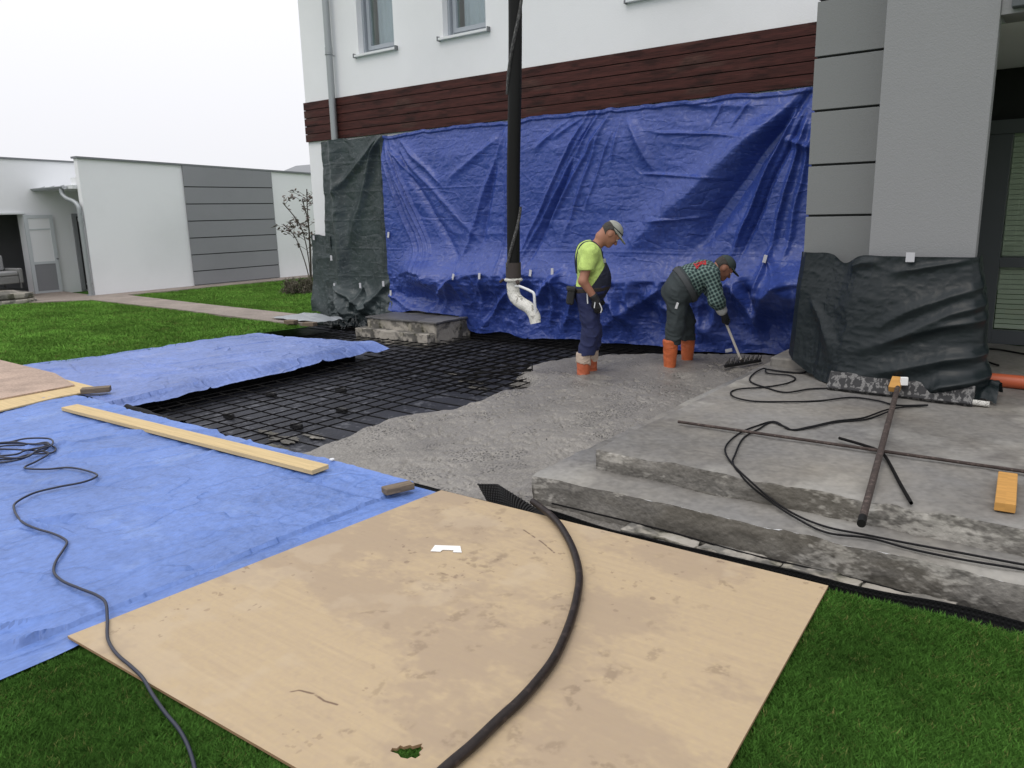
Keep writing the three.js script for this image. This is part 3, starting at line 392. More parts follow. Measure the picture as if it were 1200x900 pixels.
{ // black sheet taped round the foot of the portal
  const P = [[-2.10, -7.2], [-2.11, -6.95], [-2.05, -6.87], [-1.78, -6.76], [-1.52, -6.54], [-1.42, -6.49], [-0.78, -6.49], [-0.745, -6.53], [-0.745, -6.7]], L = [0];
  for (let i = 1; i < P.length; i++) L.push(L[i - 1] + Math.hypot(P[i][0] - P[i - 1][0], P[i][1] - P[i - 1][1]));
  const tot = L[L.length - 1], at = (s) => { let i = 1; while (i < P.length - 1 && L[i] < s) i++; const t = (s - L[i - 1]) / (L[i] - L[i - 1]); return [mix(P[i - 1][0], P[i][0], t), mix(P[i - 1][1], P[i][1], t)]; };
  const F3 = foldField([[1.95, 1.2, 1.15, 0.78, 0.03, 0.05, 0.05], [1.98, 1.1, 1.1, 0.6, 0.03, 0.05, 0.06], [2.0, 0.95, 1.3, 0.72, 0.025, 0.04, 0.05], [2.02, 0.72, 1.15, 0.42, 0.03, 0.06, 0.07], [2.0, 0.55, 1.5, 0.36, 0.03, 0.05, 0.05], [1.7, 1.3, 1.2, 1.18, 0.02, 0.04, 0.035], [0.9, 1.22, 1.15, 1.3, 0.04, 0.04, 0.05], [0.5, 0.9, 0.9, 0.5, 0.05, 0.08, 0.05], [1.6, 0.35, 1.9, 0.55, 0.03, 0.06, 0.07]]);
  const t = thing('portal_sheet', 'black plastic sheet taped round the foot of the grey portal column', 'plastic sheet', [0, 0, 0]);
  part('sheet', grid(260, 150, (u, v) => {
    const s = u * tot, e = 0.02, [x, z] = at(s), [xa, za] = at(Math.max(0, s - 0.09)), [xb, zb] = at(Math.min(tot, s + 0.09)), l = Math.hypot(xb - xa, zb - za), nx = -(zb - za) / l, nz = (xb - xa) / l;
    const hem = mix(0.46, 0.30, sst(0.1, 0.6, s)) + 0.02 * vn2(s * 5, 2), topd = 1.315 - 0.07 * Math.exp(-(((s - 0.78) / 0.13) ** 2)) + 0.012 * vn2(s * 5, 8), y = mix(hem, topd, v), fl = 1 - v;
    let d = 0.012 + 0.06 * sst(1, 0.6, v) + F3(s, y) * sst(1, 0.93, v) * sst(tot, tot - 0.3, s) * 0.7 + ((0.13 * fl * fl + 0.05 * fl * fl * vn2(s * 2.5, 4)) * mix(1, 0.5, sst(1.6, 2.1, s))) + 0.014 * fl * ridge2(s * 3 + y, y * 3, 3) + 0.007 * sst(1, 0.9, v) * ridge2(s * 3 - 3 * y, y * 5 + 1.5 * s, 3) + 0.004 * ridge2(s * 16, y * 16, 2);
    d = Math.max(0.008, d) * mix(0.35, 1, sst(0.15, 0.75, s)); return [x + nx * d, y, z + nz * d];
  }, tot, 1.05), M.sheetBlack, t);
  part('trailing_hem', triUV(grid(90, 40, (u, v) => { const x = mix(-1.45, -0.52, u); return [x + 0.02 * vn2(v * 5, u * 5), 0.285 + (0.22 - 0.1 * u) * Math.sin(v * 3.1) * (0.5 + 0.6 * Math.abs(vn2(u * 4, 6))) + 0.035 * ridge2(u * 6, v * 3, 3) + 0.03, mix(-6.42, -6.72, v) + 0.1 * u * (1 - v) + 0.05 * vn2(u * 5, v * 3)]; })), M.sheetBlack, t);
  part('tape', new RoundedBoxGeometry(0.06, 0.07, 0.005, 2, 0.002).translate(-1.17, 1.305, -6.44), M.tape, t);
}
// ---------------------------------------------------------------- tarps on the grass
function groundTarp(name, name2, label, m, nu, nv, edge, wr, sd) {        // edge(u, v) -> [x, z]
  const list = []; seed = sd;
  for (let i = 0; i < wr; i++) { const a = rnd() < 0.7 ? rr(0.9, 1.5) : rr(-0.4, 0.6), x = rr(-10, -3), z = rr(-7, 0), L = rr(0.25, 1.3); list.push([x, z, x + Math.cos(a) * L, z - Math.sin(a) * L, rr(0.012, 0.022), rr(0.014, 0.035), rr(-0.028, 0.034)]); }
  for (let i = 0; i < wr / 2; i++) { const a = rr(0, 3.14), x = rr(-10, -3), z = rr(-7, 0), L = rr(0.1, 0.35); list.push([x, z, x + Math.cos(a) * L, z - Math.sin(a) * L, 0.012, 0.016, rr(-0.014, 0.02)]); }
  const f = foldField(list);
  const g = grid(nu, nv, (u, v) => { const [x, z] = edge(u, v), e = Math.min(u, v, 1 - u, 1 - v); const yy = 0.021 + 0.014 * (1 + vn2(x * 1.3, z * 1.3)) + 0.006 * ridge2(x * 2, z * 5, 3) + Math.max(-0.017, f(x, z)) + 0.006 * ridge2(x * 8, z * 8, 3) + 0.002 * ridge2(x * 22, z * 22, 2) + 0.01 * sst(0.012, 0, e) * (1 + vn2(x * 5, z * 5)), far = name2 === 'far', dr = far ? sst(0.93, 1, u) : 0, lump = far ? 0.03 * sst(0.8, 0.93, u) * sst(0.16, 0.04, v) * (0.6 + vn2(x * 6, z * 6)) : 0; return [x + 0.1 * dr, Math.min(yy + lump - 0.1 * dr * (0.95 + 0.12 * vn2(z * 4, 2)), x > -3.34 ? 0.024 : 9), z]; });
  if (name2 === 'far') { const P = g.attributes.position; for (let i = 0; i < P.count; i++) { const z = P.getZ(i), e = z > -5.2 ? mix(-7.5, -7.72, (z + 3.36) / -1.84) : mix(-7.72, -7.86, (z + 5.2) / -1.7); if (P.getX(i) < e + 0.02 && z > -6.93) P.setY(i, Math.max(P.getY(i), 0.016)); } }
  g.computeVertexNormals(); return solo(name, triUV(g), m, label, 'tarp');
}
groundTarp('ground_tarp', 'near', 'light blue tarp spread on the grass in the left foreground under the long plank', M.tarpGround, 460, 340, (u, v) => [mix(-8.05 - 0.1 * v, mix(-2.86, -3.16, sst(0, 0.12, v)), u) + 0.02 * vn2(v * 9, 3), mix(-3.345 + 0.02 * vn2(u * 11, 4), -0.4, v)], 190, 31);
groundTarp('ground_tarp', 'far', 'light blue tarp laid on the lawn along the far left side of the excavation', M.tarpBack, 190, 320, (u, v) => { const z = mix(-7.0, -3.38, v); return [mix(-9.95 - 0.25 * v + 0.04 * vn2(v * 6, 1), -7.70 + 0.22 * v + 0.1 * sst(0.1, 0, v) + 0.03 * vn2(v * 13, 7), u), z + 0.16 * (1 - u) * (1 - v) + 0.1 * sst(0.75, 1, u) * (1 - v) * vn2(u * 9, 3) - 0.12 * (1 - v) * sst(0.5, 1, u)]; }, 150, 57);

// ---------------------------------------------------------------- membrane walls of the excavation
{
  const strip = (pts, y0, y1, th, n) => {
    const c = new THREE.CatmullRomCurve3(pts.map(([x, z]) => V(x, 0, z)), false, 'catmullrom', 0.02), P = c.getSpacedPoints(n), out = [];
    const yA = (i) => y1 + 0.012 * vn2(P[i].x * 3, P[i].z * 3), g = (o, yb, yt) => grid(n, 4, (u, v) => { const i = Math.round(u * n), q = P[i]; return [q.x + o + 0.012 * vn2(q.x * 4 + v, q.z * 4), mix(yb, yt(i), v), q.z + o + 0.008 * vn2(q.z * 5, q.x * 5 + v)]; }, c.getLength(), y1 - y0);
    out.push(g(0, y0, yA), g(th, y0, yA)); out.push(grid(n, 1, (u, v) => { const i = Math.round(u * n), q = P[i]; return [q.x + v * th, yA(i), q.z + v * th]; })); return join(out);
  };
  solo('dimpled_membrane', strip([[-10.15, -6.97], [-9, -6.95], [-7.93, -6.93], [-7.86, -6.88], [-7.72, -5.2], [-7.52, -3.42]], -0.22, -0.07, 0.006, 120), M.membrane, 'black dimpled membrane lining the far left side of the excavation', 'membrane');
  solo('dimpled_membrane', strip([[-7.5, -3.40], [-6.2, -3.40], [-4.6, -3.4], [-3.0, -3.4], [-2.75, -3.42]], -0.22, 0.012, 0.006, 120), M.membrane, 'black dimpled membrane along the front edge beside the plank and wet concrete', 'membrane');
  solo('dimpled_membrane', strip([[-2.45, -3.43], [-1.9, -3.385], [-1.1, -3.42], [-0.74, -3.43], [-0.3, -3.47], [1.5, -3.50]], -0.16, 0.055, 0.006, 120), M.membrane, 'black dimpled membrane strip along the foot of the concrete steps', 'membrane');
  // the loose end that stands up beside the plywood, with its studs
  const fl = thing('membrane_end', 'loose stud-covered black membrane end sticking up at the plywood corner', 'membrane', [0, 0, 0]);
  const FA = [-2.84, 0, -3.365], FB = [-2.74, 0, -3.43], FC = [-2.35, 0, -3.37], FD = [-2.79, 0, -3.40], FE = [-2.32, 0, -3.37];
  const S = (u, v) => { const k = sst(0, 0.3, u), q = sst(0.25, 1, u), top = [mix(mix(FA[0], FB[0], k), FC[0], q), mix(0.13, 0.045, q), mix(mix(FA[2], FB[2], k), FC[2], q)], bot = [mix(FD[0], FE[0], u), 0.003, mix(FD[2], FE[2], u)]; return [0, 1, 2].map((k) => mix(bot[k], top[k], v)); };
  part('sheet', join([grid(30, 12, S, 0.8, 0.2), grid(30, 12, (u, v) => { const p = S(u, v); return [p[0], p[1] - 0.004, p[2] - 0.003]; }, 0.8, 0.2)]), M.membrane, fl);
  const studs = []; for (let i = 0; i < 30; i++) for (let j = 0; j < 9; j++) { const [x, y, z] = S((i + 0.5 + (j % 2) * 0.5) / 31, (j + 0.5) / 9); studs.push(new THREE.CylinderGeometry(0.0035, 0.006, 0.008, 6).translate(x, y + 0.005, z + 0.002)); }
  const so = part('stud', join(studs), M.plasticBlack, fl); so.userData.kind = 'stuff';
  const fold = thing('membrane_roll', 'folded black membrane piece lying at the left corner of the excavation', 'membrane', [0, 0, 0]);
  part('sheet', grid(60, 14, (u, v) => [mix(-7.4, -6.55, u), -0.19 + 0.17 * Math.sin(v * 2.9) * (1 - 0.35 * u) + 0.01 * vn2(u * 8, v * 3), mix(-3.46, -3.66, v) - 0.06 * u], 0.9, 0.4), M.membrane, fold);
}
// ---------------------------------------------------------------- wet concrete
const EDGE = [[-3.42, -5.02], [-3.6, -5.05], [-3.9, -5.06], [-4.53, -5.16], [-5.16, -4.98], [-5.98, -5.0], [-6.4, -4.9], [-6.6, -5.02], [-6.85, -5.35], [-7.2, -5.5], [-7.59, -5.45], [-8.2, -5.16], [-8.62, -4.72], [-8.85, -4.2], [-9.0, -3.6], [-9.16, -3.1]];
const edgeX = (z) => { let i = 1; while (i < EDGE.length - 1 && EDGE[i][0] > z) i++; const [a, xa] = EDGE[i - 1], [b, xb] = EDGE[i], t = clamp((z - a) / (b - a), 0, 1); return mix(xa, xb, t * t * (3 - 2 * t)) + 0.05 * vn2(z * 5, 2) + 0.02 * vn2(z * 17, 5); };
const STEPS = [];
function concTop(x, z) {
  const d = x - edgeX(z); let s = sst(-0.02, 0.42, d); s *= sst(-0.02, 0.22, z - mix(-8.74, -9.2, sst(-4.4, -3.3, x)) - 0.08 * vn2(x * 3, 4)); let y = mix(-0.30, -0.025, Math.pow(s, 0.7)) + 0.026 * fb2(x * 1.5, z * 1.5, 3) + 0.009 * fb2(x * 6, z * 6, 3) * s + 0.002 * s * Math.sin(x * 26 + z * 34 + 5 * vn2(x * 1.3, z * 1.3)) * sst(0, 0.4, vn2(x * 0.9 + 4, z * 0.9));
  const agg = fb2(x * 26, z * 26, 3), holes = sst(0.18, 0.42, fb2(x * 21 + 9, z * 21, 3)) * sst(-0.25, 0.15, fb2(x * 1.4 + 3, z * 1.2, 3)); y += s * (0.005 * agg - 0.016 * holes);
  for (const [fx, fz] of STEPS) { const r = Math.hypot(x - fx, z - fz); y += -0.03 * Math.exp(-((r / 0.09) ** 2)) + 0.012 * Math.exp(-(((r - 0.16) / 0.06) ** 2)); }
  return y;
}
STEPS.push([-3.1, -8.0], [-4.15, -6.95], [-3.45, -7.5]);
{
  const g = grid(170, 330, (u, v) => { const z = mix(-9.14, -3.405, v), e = edgeX(z) - 0.05, x = mix(e, -2.62, u); return [x, concTop(x, z), z]; });
  const g2 = grid(60, 24, (u, v) => { const x = mix(-2.63, -1.72, u), z = mix(-3.64, -3.425, v); return [x, mix(-0.02, -0.05, u) + 0.025 * fb2(x * 6, z * 9, 4) + 0.008 * fb2(x * 40, z * 40, 2) + 0.02 * sst(0.5, 0, Math.abs(v - 0.45)) * sst(0.4, 0, u), z]; });
  struct('wet_concrete', join([triUV(g), triUV(g2)]), M.wet, 'freshly poured grey concrete spreading over the reinforcement');
}
// ---------------------------------------------------------------- reinforcement
{
  seed = 99; const r = 0.0062;
  const mesh = (label, xs, zs, x0f, x1f, z0f, z1f, y) => {
    const t = thing('rebar_mesh', label, 'rebar mesh', [0, 0, 0], 0, null);
    for (const z of zs) { const a = x0f(z), b = x1f(z); if (b - a < 0.2) continue; const p = []; for (let i = 0; i <= 5; i++) { const x = mix(a, b, i / 5); p.push([x, y + 0.012 * vn2(x * 1.2, z * 2), z + 0.012 * vn2(x, z * 3)]); } part('wire', tube(p, r, 14, 5), M.wire, t); }
    for (const x of xs) { const a = z0f(x), b = z1f(x); if (b - a < 0.2) continue; const p = []; for (let i = 0; i <= 5; i++) { const z = mix(a, b, i / 5); p.push([x + 0.012 * vn2(x * 3, z), y + 0.011 + 0.012 * vn2(x * 1.2, z * 2), z]); } part('wire', tube(p, r, 14, 5), M.wire, t); }
  };
  const rng = (a, b, s) => { const o = []; for (let q = a; q < b; q += s) o.push(q + rr(-0.02, 0.02)); return o; };
  mesh('black steel mesh covering the open part of the excavation, its right end under concrete', rng(-7.42, -4.6, 0.16), rng(-8.9, -3.5, 0.24), (z) => z < -7.1 ? -7.7 : mix(-7.46, -7.8, (z + 3.4) / -3.7), (z) => edgeX(z) + 0.25, (x) => (x < -7.7 ? -7.9 : -9.0), (x) => (x < -5.2 ? -3.45 : -6.0), -0.12);
  mesh('second steel mesh overlapping the far half, before the landing and the wall tarp', rng(-7.36, -3.9, 0.16), rng(-9.02, -5.9, 0.24), () => -7.6, (z) => Math.min(edgeX(z) + 0.2, -3.9), (x) => (x > -4.9 ? -9.1 : x < -7.0 ? -8.1 : -9.02), (x) => (x > -4.9 ? -8.5 : -5.85), -0.10);
  mesh('short steel mesh in the far left wing of the excavation beside the landing', rng(-9.9, -7.6, 0.2), rng(-8.9, -7.15, 0.2), (z) => (z < -8.1 ? -10.9 : -10.0), (z) => (z < -8.1 ? -9.35 : -7.75), (x) => (x > -9.3 ? -8.12 : -9.0), () => -7.14, -0.13);
  for (const [x, z, a, l] of [[-5.80, -4.32, 0.2, 'left of the white cement splashes'], [-6.69, -4.2, 0.1, 'nearest the plank'], [-7.12, -5.01, 0.15, 'nearest the far blue tarp'], [-5.9, -4.95, 0.1, 'in the middle of the open mesh'], [-6.62, -5.56, 0.3, 'farthest one, toward the landing']]) {
    const k = thing('spacer_block', 'small black spacer under the steel mesh, ' + l, 'spacer', [x, -0.205, z], a, 'black spacers under the reinforcement'); part('bar', new RoundedBoxGeometry(0.13, 0.04, 0.04, 2, 0.006).translate(0, 0.022, 0), M.plasticBlack, k); part('pad', new RoundedBoxGeometry(0.12, 0.008, 0.036, 2, 0.003).translate(0, 0.047, 0), M.splash, k);
  }
  const blob = (cx, cz, a, b, sd, y) => { const pts = []; for (let i = 0; i < 44; i++) { const q = i / 44 * 6.283, k = 1 + 0.4 * vn2(Math.cos(q) * 1.5 + sd, Math.sin(q) * 1.5 + sd) + 0.45 * vn2(Math.cos(q) * 5 + sd, Math.sin(q) * 5); pts.push([cx + Math.cos(q) * a * k, cz + Math.sin(q) * b * k]); } return flat(pts, y, y + 0.004); };
  for (const [x, z, a, b, l] of [[-5.9, -4.06, 0.13, 0.05, 'leftmost of the near group'], [-5.55, -4.02, 0.16, 0.08, 'largest of the near group'], [-5.42, -4.22, 0.13, 0.05, 'between the largest and the concrete'], [-5.42, -3.82, 0.16, 0.06, 'nearest the plank and concrete edge'], [-5.72, -6.7, 0.2, 0.07, 'beside the loose bars at the concrete edge'], [-5.45, -6.5, 0.14, 0.06, 'under the loose bars at the concrete edge'], [-6.2, -6.95, 0.13, 0.04, 'lone one farther left than the loose bars']]) solo('cement_splash', blob(x, z, a, b, x * 7 + z, -0.195), M.foam, 'pale cement splash under the mesh, ' + l, 'cement splash', 'pale splashes under the mesh');
  const loose = [[[-5.75, -0.1, -6.55], [-5.0, -0.02, -6.95]], [[-5.7, -0.1, -6.75], [-4.95, -0.015, -6.85]], [[-5.6, -0.1, -6.45], [-5.02, -0.03, -6.72]], [[-5.9, -0.1, -6.9], [-5.1, 0.0, -7.05]]];
  const lt = thing('loose_bars', 'bundle of short steel bar ends poking from the edge of the wet concrete', 'steel bars', [0, 0, 0]); for (const [a, b] of loose) part('bar', bar(a, b, 0.008), M.wire, lt); part('hook', bar([-4.97, -0.03, -6.9], [-4.97, 0.06, -6.9], 0.007), M.wire, lt);
}
// ---------------------------------------------------------------- boards and offcuts
{
  const out = [[-3.243, -1.2], [-3.115, -3.345], [-0.833, -3.385], [-0.705, -1.29]], hole = [[-1.641, -1.472], [-1.648, -1.487], [-1.634, -1.494], [-1.636, -1.511], [-1.622, -1.512], [-1.612, -1.53], [-1.60, -1.531], [-1.584, -1.559], [-1.578, -1.546], [-1.565, -1.545], [-1.563, -1.522], [-1.55, -1.516], [-1.553, -1.494], [-1.568, -1.492], [-1.572, -1.479], [-1.594, -1.471], [-1.612, -1.478]];
  const p = thing('plywood_sheet', 'large scuffed plywood sheet lying on the grass in the centre foreground', 'plywood', [0, 0, 0]);
  const core = flat(out, 0.030, 0.041, [hole]), top = flat(out, 0.0415, 0.0415, [hole]); part('core', core, M.plyEdge, p); part('face', top, M.ply, p, 'pale face with mud scuffs and boot prints');
  const b1 = flat([[-11.5, -3.68], [-7.93, -3.62], [-7.97, -3.22], [-7.78, -2.4], [-11.5, -2.4]], 0.045, 0.058), b2 = flat([[-11.6, -3.73], [-9.2, -3.7], [-8.33, -3.52], [-8.3, -2.3], [-11.6, -2.3]], 0.06, 0.074);
  solo('board', b1, M.pine, 'pale board under the pinkish one at the left edge of the picture', 'board'); solo('board', b2, mat([1.0, 0.9, 0.95], 0.85, { map: again(T.path, 1.1, 1.1), color: lin(1.5, 1.32, 1.2) }), 'pinkish weathered board lying on a pale one at the left edge', 'board');
  const plank = new RoundedBoxGeometry(3.36, 0.032, 0.145, 2, 0.004); plank.translate(0, 0.016, 0); const pl = solo('plank', triUV(plank), M.pine, 'long pale planed plank lying on the blue ground tarp beside the excavation', 'plank'); pl.position.set(-5.68, 0.052, -3.09); pl.rotation.y = 0.03;
  const o1 = solo('timber_offcut', triUV(new RoundedBoxGeometry(0.19, 0.04, 0.075, 2, 0.005).translate(0, 0.025, 0)), M.oldWood, 'short dark timber offcut at the corner of the big plywood sheet', 'timber'); o1.position.set(-3.31, 0.045, -3.17); o1.rotation.y = 1.22;
  const o2 = solo('timber_offcut', triUV(new RoundedBoxGeometry(0.26, 0.05, 0.11, 2, 0.005).translate(0, 0.025, 0)), M.oldWood, 'short dark timber offcut on the pale board at the left, by the tarp edge', 'timber'); o2.position.set(-7.83, 0.06, -3.50); o2.rotation.y = 0.95;
  const nail = solo('nail_washer', new THREE.CylinderGeometry(0.016, 0.018, 0.006, 16), M.white, 'small white washer pinning the blue tarp edge beside the wet concrete', 'washer'); nail.position.set(-4.13, 0.062, -3.345);
  for (const [x, z, r, l] of [[-10.25, -7.70, 0.2, 'left one, farther from the house'], [-9.75, -7.67, 0.3, 'right one, nearer the tarped house corner']]) { const b = solo('paving_offcut', triUV(new RoundedBoxGeometry(0.2, 0.06, 0.12, 2, 0.008).translate(0, 0.03, 0)), M.oldWood, 'small dark block at the path end, ' + l, 'block', 'dark blocks at the path end'); b.position.set(x, 0.052, z); b.rotation.y = r; }
}
// paper scrap on the plywood
solo('paper_scrap', flat([[-2.555, -2.645], [-2.585, -2.71], [-2.47, -2.775], [-2.415, -2.722], [-2.455, -2.70], [-2.465, -2.72], [-2.515, -2.692], [-2.51, -2.668]], 0.044, 0.047), M.paper, 'torn white paper scrap lying on the plywood sheet', 'paper');
// pale insulation strip along the foot of the steps
{
  const t = thing('insulation_strip', 'pale grey foam strip pieces laid along the foot of the concrete steps', 'insulation', [0, 0, 0]), C = [-1.93, -1.5, -1.08, -0.72, -0.33];
  for (let i = 0; i < 4; i++) { const a = C[i] + 0.008, b = C[i + 1] - 0.008, g = new THREE.BoxGeometry(b - a, 0.02, 0.1 - 0.01 * i, 30, 1, 8); g.translate((a + b) / 2, 0.022 - i * 0.004, -3.505 - i * 0.01); part('strip_piece', triUV(roughen(g, 0.03, 9, i)), M.foam, t); }
  solo('edge_wire', tube([[-2.44, 0.03, -3.56], [-1.75, 0.035, -3.555], [-1.29, 0.03, -3.53], [-0.93, 0.025, -3.55], [-0.68, 0.02, -3.56], [-0.11, 0.0, -3.57], [0.8, 0, -3.58]], 0.005, 60, 6), M.wire, 'thin steel wire running along the foot of the lower step', 'wire');
}
// ---------------------------------------------------------------- cables and hoses lying about
const xz = (L, y) => L.map(([x, z], i) => V(x, typeof y === 'function' ? y(x, z, i) : y, z));
{
  const tail = [[-6.039, -2.298], [-5.883, -2.164], [-5.794, -2.045], [-5.625, -2.113], [-5.536, -2.213], [-5.377, -2.254], [-5.174, -2.243], [-5.125, -2.137], [-5.165, -1.997], [-5.178, -1.861], [-5.083, -1.717], [-4.983, -1.669], [-4.708, -1.608], [-4.532, -1.612], [-4.4, -1.631], [-4.276, -1.635], [-4.198, -1.622], [-4.105, -1.56], [-3.995, -1.479], [-3.872, -1.419], [-3.742, -1.401], [-3.594, -1.412], [-3.461, -1.425], [-3.365, -1.416], [-3.23, -1.358], [-3.054, -1.275], [-2.918, -1.242], [-2.784, -1.23], [-2.678, -1.217], [-2.545, -1.184], [-2.414, -1.158], [-2.305, -1.141], [-2.209, -1.115], [-2.098, -1.072], [-1.988, -1.016], [-1.88, -0.95]];
  const coil = []; seed = 5; for (let i = 0; i < 44; i++) { const a = i * 0.62 + 0.6, r = 0.19 + 0.05 * Math.sin(i * 1.9) + 0.03 * Math.sin(i * 0.37); coil.push(V(-6.28 + r * 1.25 * Math.cos(a) + 0.05 * Math.sin(i), 0.05 + 0.0011 * i + 0.006 * Math.sin(i * 2.3), -2.18 + r * 0.95 * Math.sin(a))); }
  const y = (x, z) => (x > -3.24 ? mix(0.052, 0.052, 1) : 0.062); const pts = coil.concat(xz(tail, y)); for (const p of pts.slice(-8)) if (p.z > -1.19) p.y = mix(0.05, 0.04, sst(-1.19, -1.13, p.z));
  solo('power_cable', new THREE.TubeGeometry(new THREE.CatmullRomCurve3(pts), 520, 0.0068, 8), M.cableBlue, 'thin dark cable coiled on the blue tarp and trailing down over the plywood corner', 'cable');
  const hose = [[-2.47, -3.41], [-2.402, -3.377], [-2.287, -3.319], [-2.162, -3.232], [-2.0, -3.08], [-1.87, -2.932], [-1.765, -2.789], [-1.685, -2.647], [-1.613, -2.5], [-1.545, -2.337], [-1.49, -2.178], [-1.459, -2.033], [-1.441, -1.895], [-1.436, -1.769], [-1.427, -1.626], [-1.427, -1.517], [-1.423, -1.388], [-1.42, -1.1]];
  solo('water_hose', triUV(tube(xz(hose, (x, z, i) => 0.064 + 0.02 * sst(4, 0, i)), 0.0185, 160, 14)), M.hoseOld, 'thick black rubber hose with rusty smears curving across the plywood sheet', 'hose');
  const A = [[0.2, -3.5], [-0.047, -3.491], [-0.13, -3.48], [-0.351, -3.464], [-0.539, -3.449], [-0.707, -3.443], [-0.866, -3.438], [-1.042, -3.515], [-1.216, -3.668], [-1.363, -3.832], [-1.567, -4.082], [-1.689, -4.29], [-1.735, -4.47], [-1.749, -4.72], [-1.72, -4.907], [-1.663, -5.069], [-1.506, -4.933], [-1.425, -5.069], [-1.326, -5.294], [-1.205, -5.46], [-1.096, -5.829], [-0.906, -6.062]];
  const A2 = [[0.2, -3.43], [-0.044, -3.428], [-0.126, -3.428], [-0.341, -3.398], [-0.528, -3.394], [-0.683, -3.416], [-0.849, -3.375], [-1.03, -3.479], [-1.202, -3.628], [-1.34, -3.77], [-1.543, -4.052], [-1.615, -4.268], [-1.692, -4.607], [-1.683, -4.845], [-1.667, -5.041], [-1.563, -4.982], [-1.492, -4.931], [-1.317, -5.261], [-1.174, -5.441], [-1.08, -5.80]];
  // where a cable leaves the upper step it hangs to the tread below; drawn on the terrace plane, so shift those points down and out
  const drop = (L) => L.map(([x, z]) => { if (z < -3.93) return V(x, 0.291, z); let k = 3.895 / -z, y = 1.7 - 1.41 * k; if (y < 0.163) { y = 0.163; k = 1.09; } return V(x * k, y + 0.004, z * k); });
  solo('terrace_cable', new THREE.TubeGeometry(new THREE.CatmullRomCurve3(drop(A)), 260, 0.0056, 7), M.cable, 'black cable looping over the terrace and along the lower step, outer strand', 'cable'); solo('terrace_cable', new THREE.TubeGeometry(new THREE.CatmullRomCurve3(drop(A2)), 260, 0.0056, 7), M.cable, 'black cable beside the other one on the lower step, inner strand', 'cable');
  const Bc = [[-0.906, -6.062], [-1.092, -5.947], [-1.221, -6.019], [-1.402, -6.033], [-1.581, -5.798], [-1.78, -5.644], [-1.999, -5.541], [-2.155, -5.605], [-2.233, -5.76], [-2.21, -5.878], [-2.077, -6.031], [-1.976, -6.238], [-1.965, -6.475], [-2.053, -6.583], [-2.234, -6.58], [-2.33, -6.777], [-2.33, -6.507], [-2.235, -6.177], [-2.038, -6.018], [-1.878, -5.941], [-1.749, -6.157], [-1.592, -6.288], [-1.397, -6.43], [-1.25, -6.42]];
  solo('loop_cable', new THREE.TubeGeometry(new THREE.CatmullRomCurve3(xz(Bc, 0.292)), 300, 0.0065, 7), M.cable, 'black cable lying in wide loops on the terrace left of the black sheet', 'cable');
  solo('branch_cable', tube([[-2.31, 0.293, -6.74], [-2.129, 0.293, -6.705], [-1.975, 0.295, -6.77], [-1.92, 0.37, -6.95]], 0.008, 40, 7), M.cable, 'short black cable running from the loops under the black portal sheet', 'cable');
  solo('door_cable', tube([[-0.66, 0.293, -7.9], [-0.8, 0.293, -8.1], [-0.86, 0.293, -8.4], [-0.9, 0.295, -8.7], [-0.75, 0.295, -8.75], [-0.5, 0.293, -8.6], [-0.1, 0.293, -8.45]], 0.009, 60, 7), M.cable, 'black cable on the doorstep in front of the glazed door', 'cable');
}
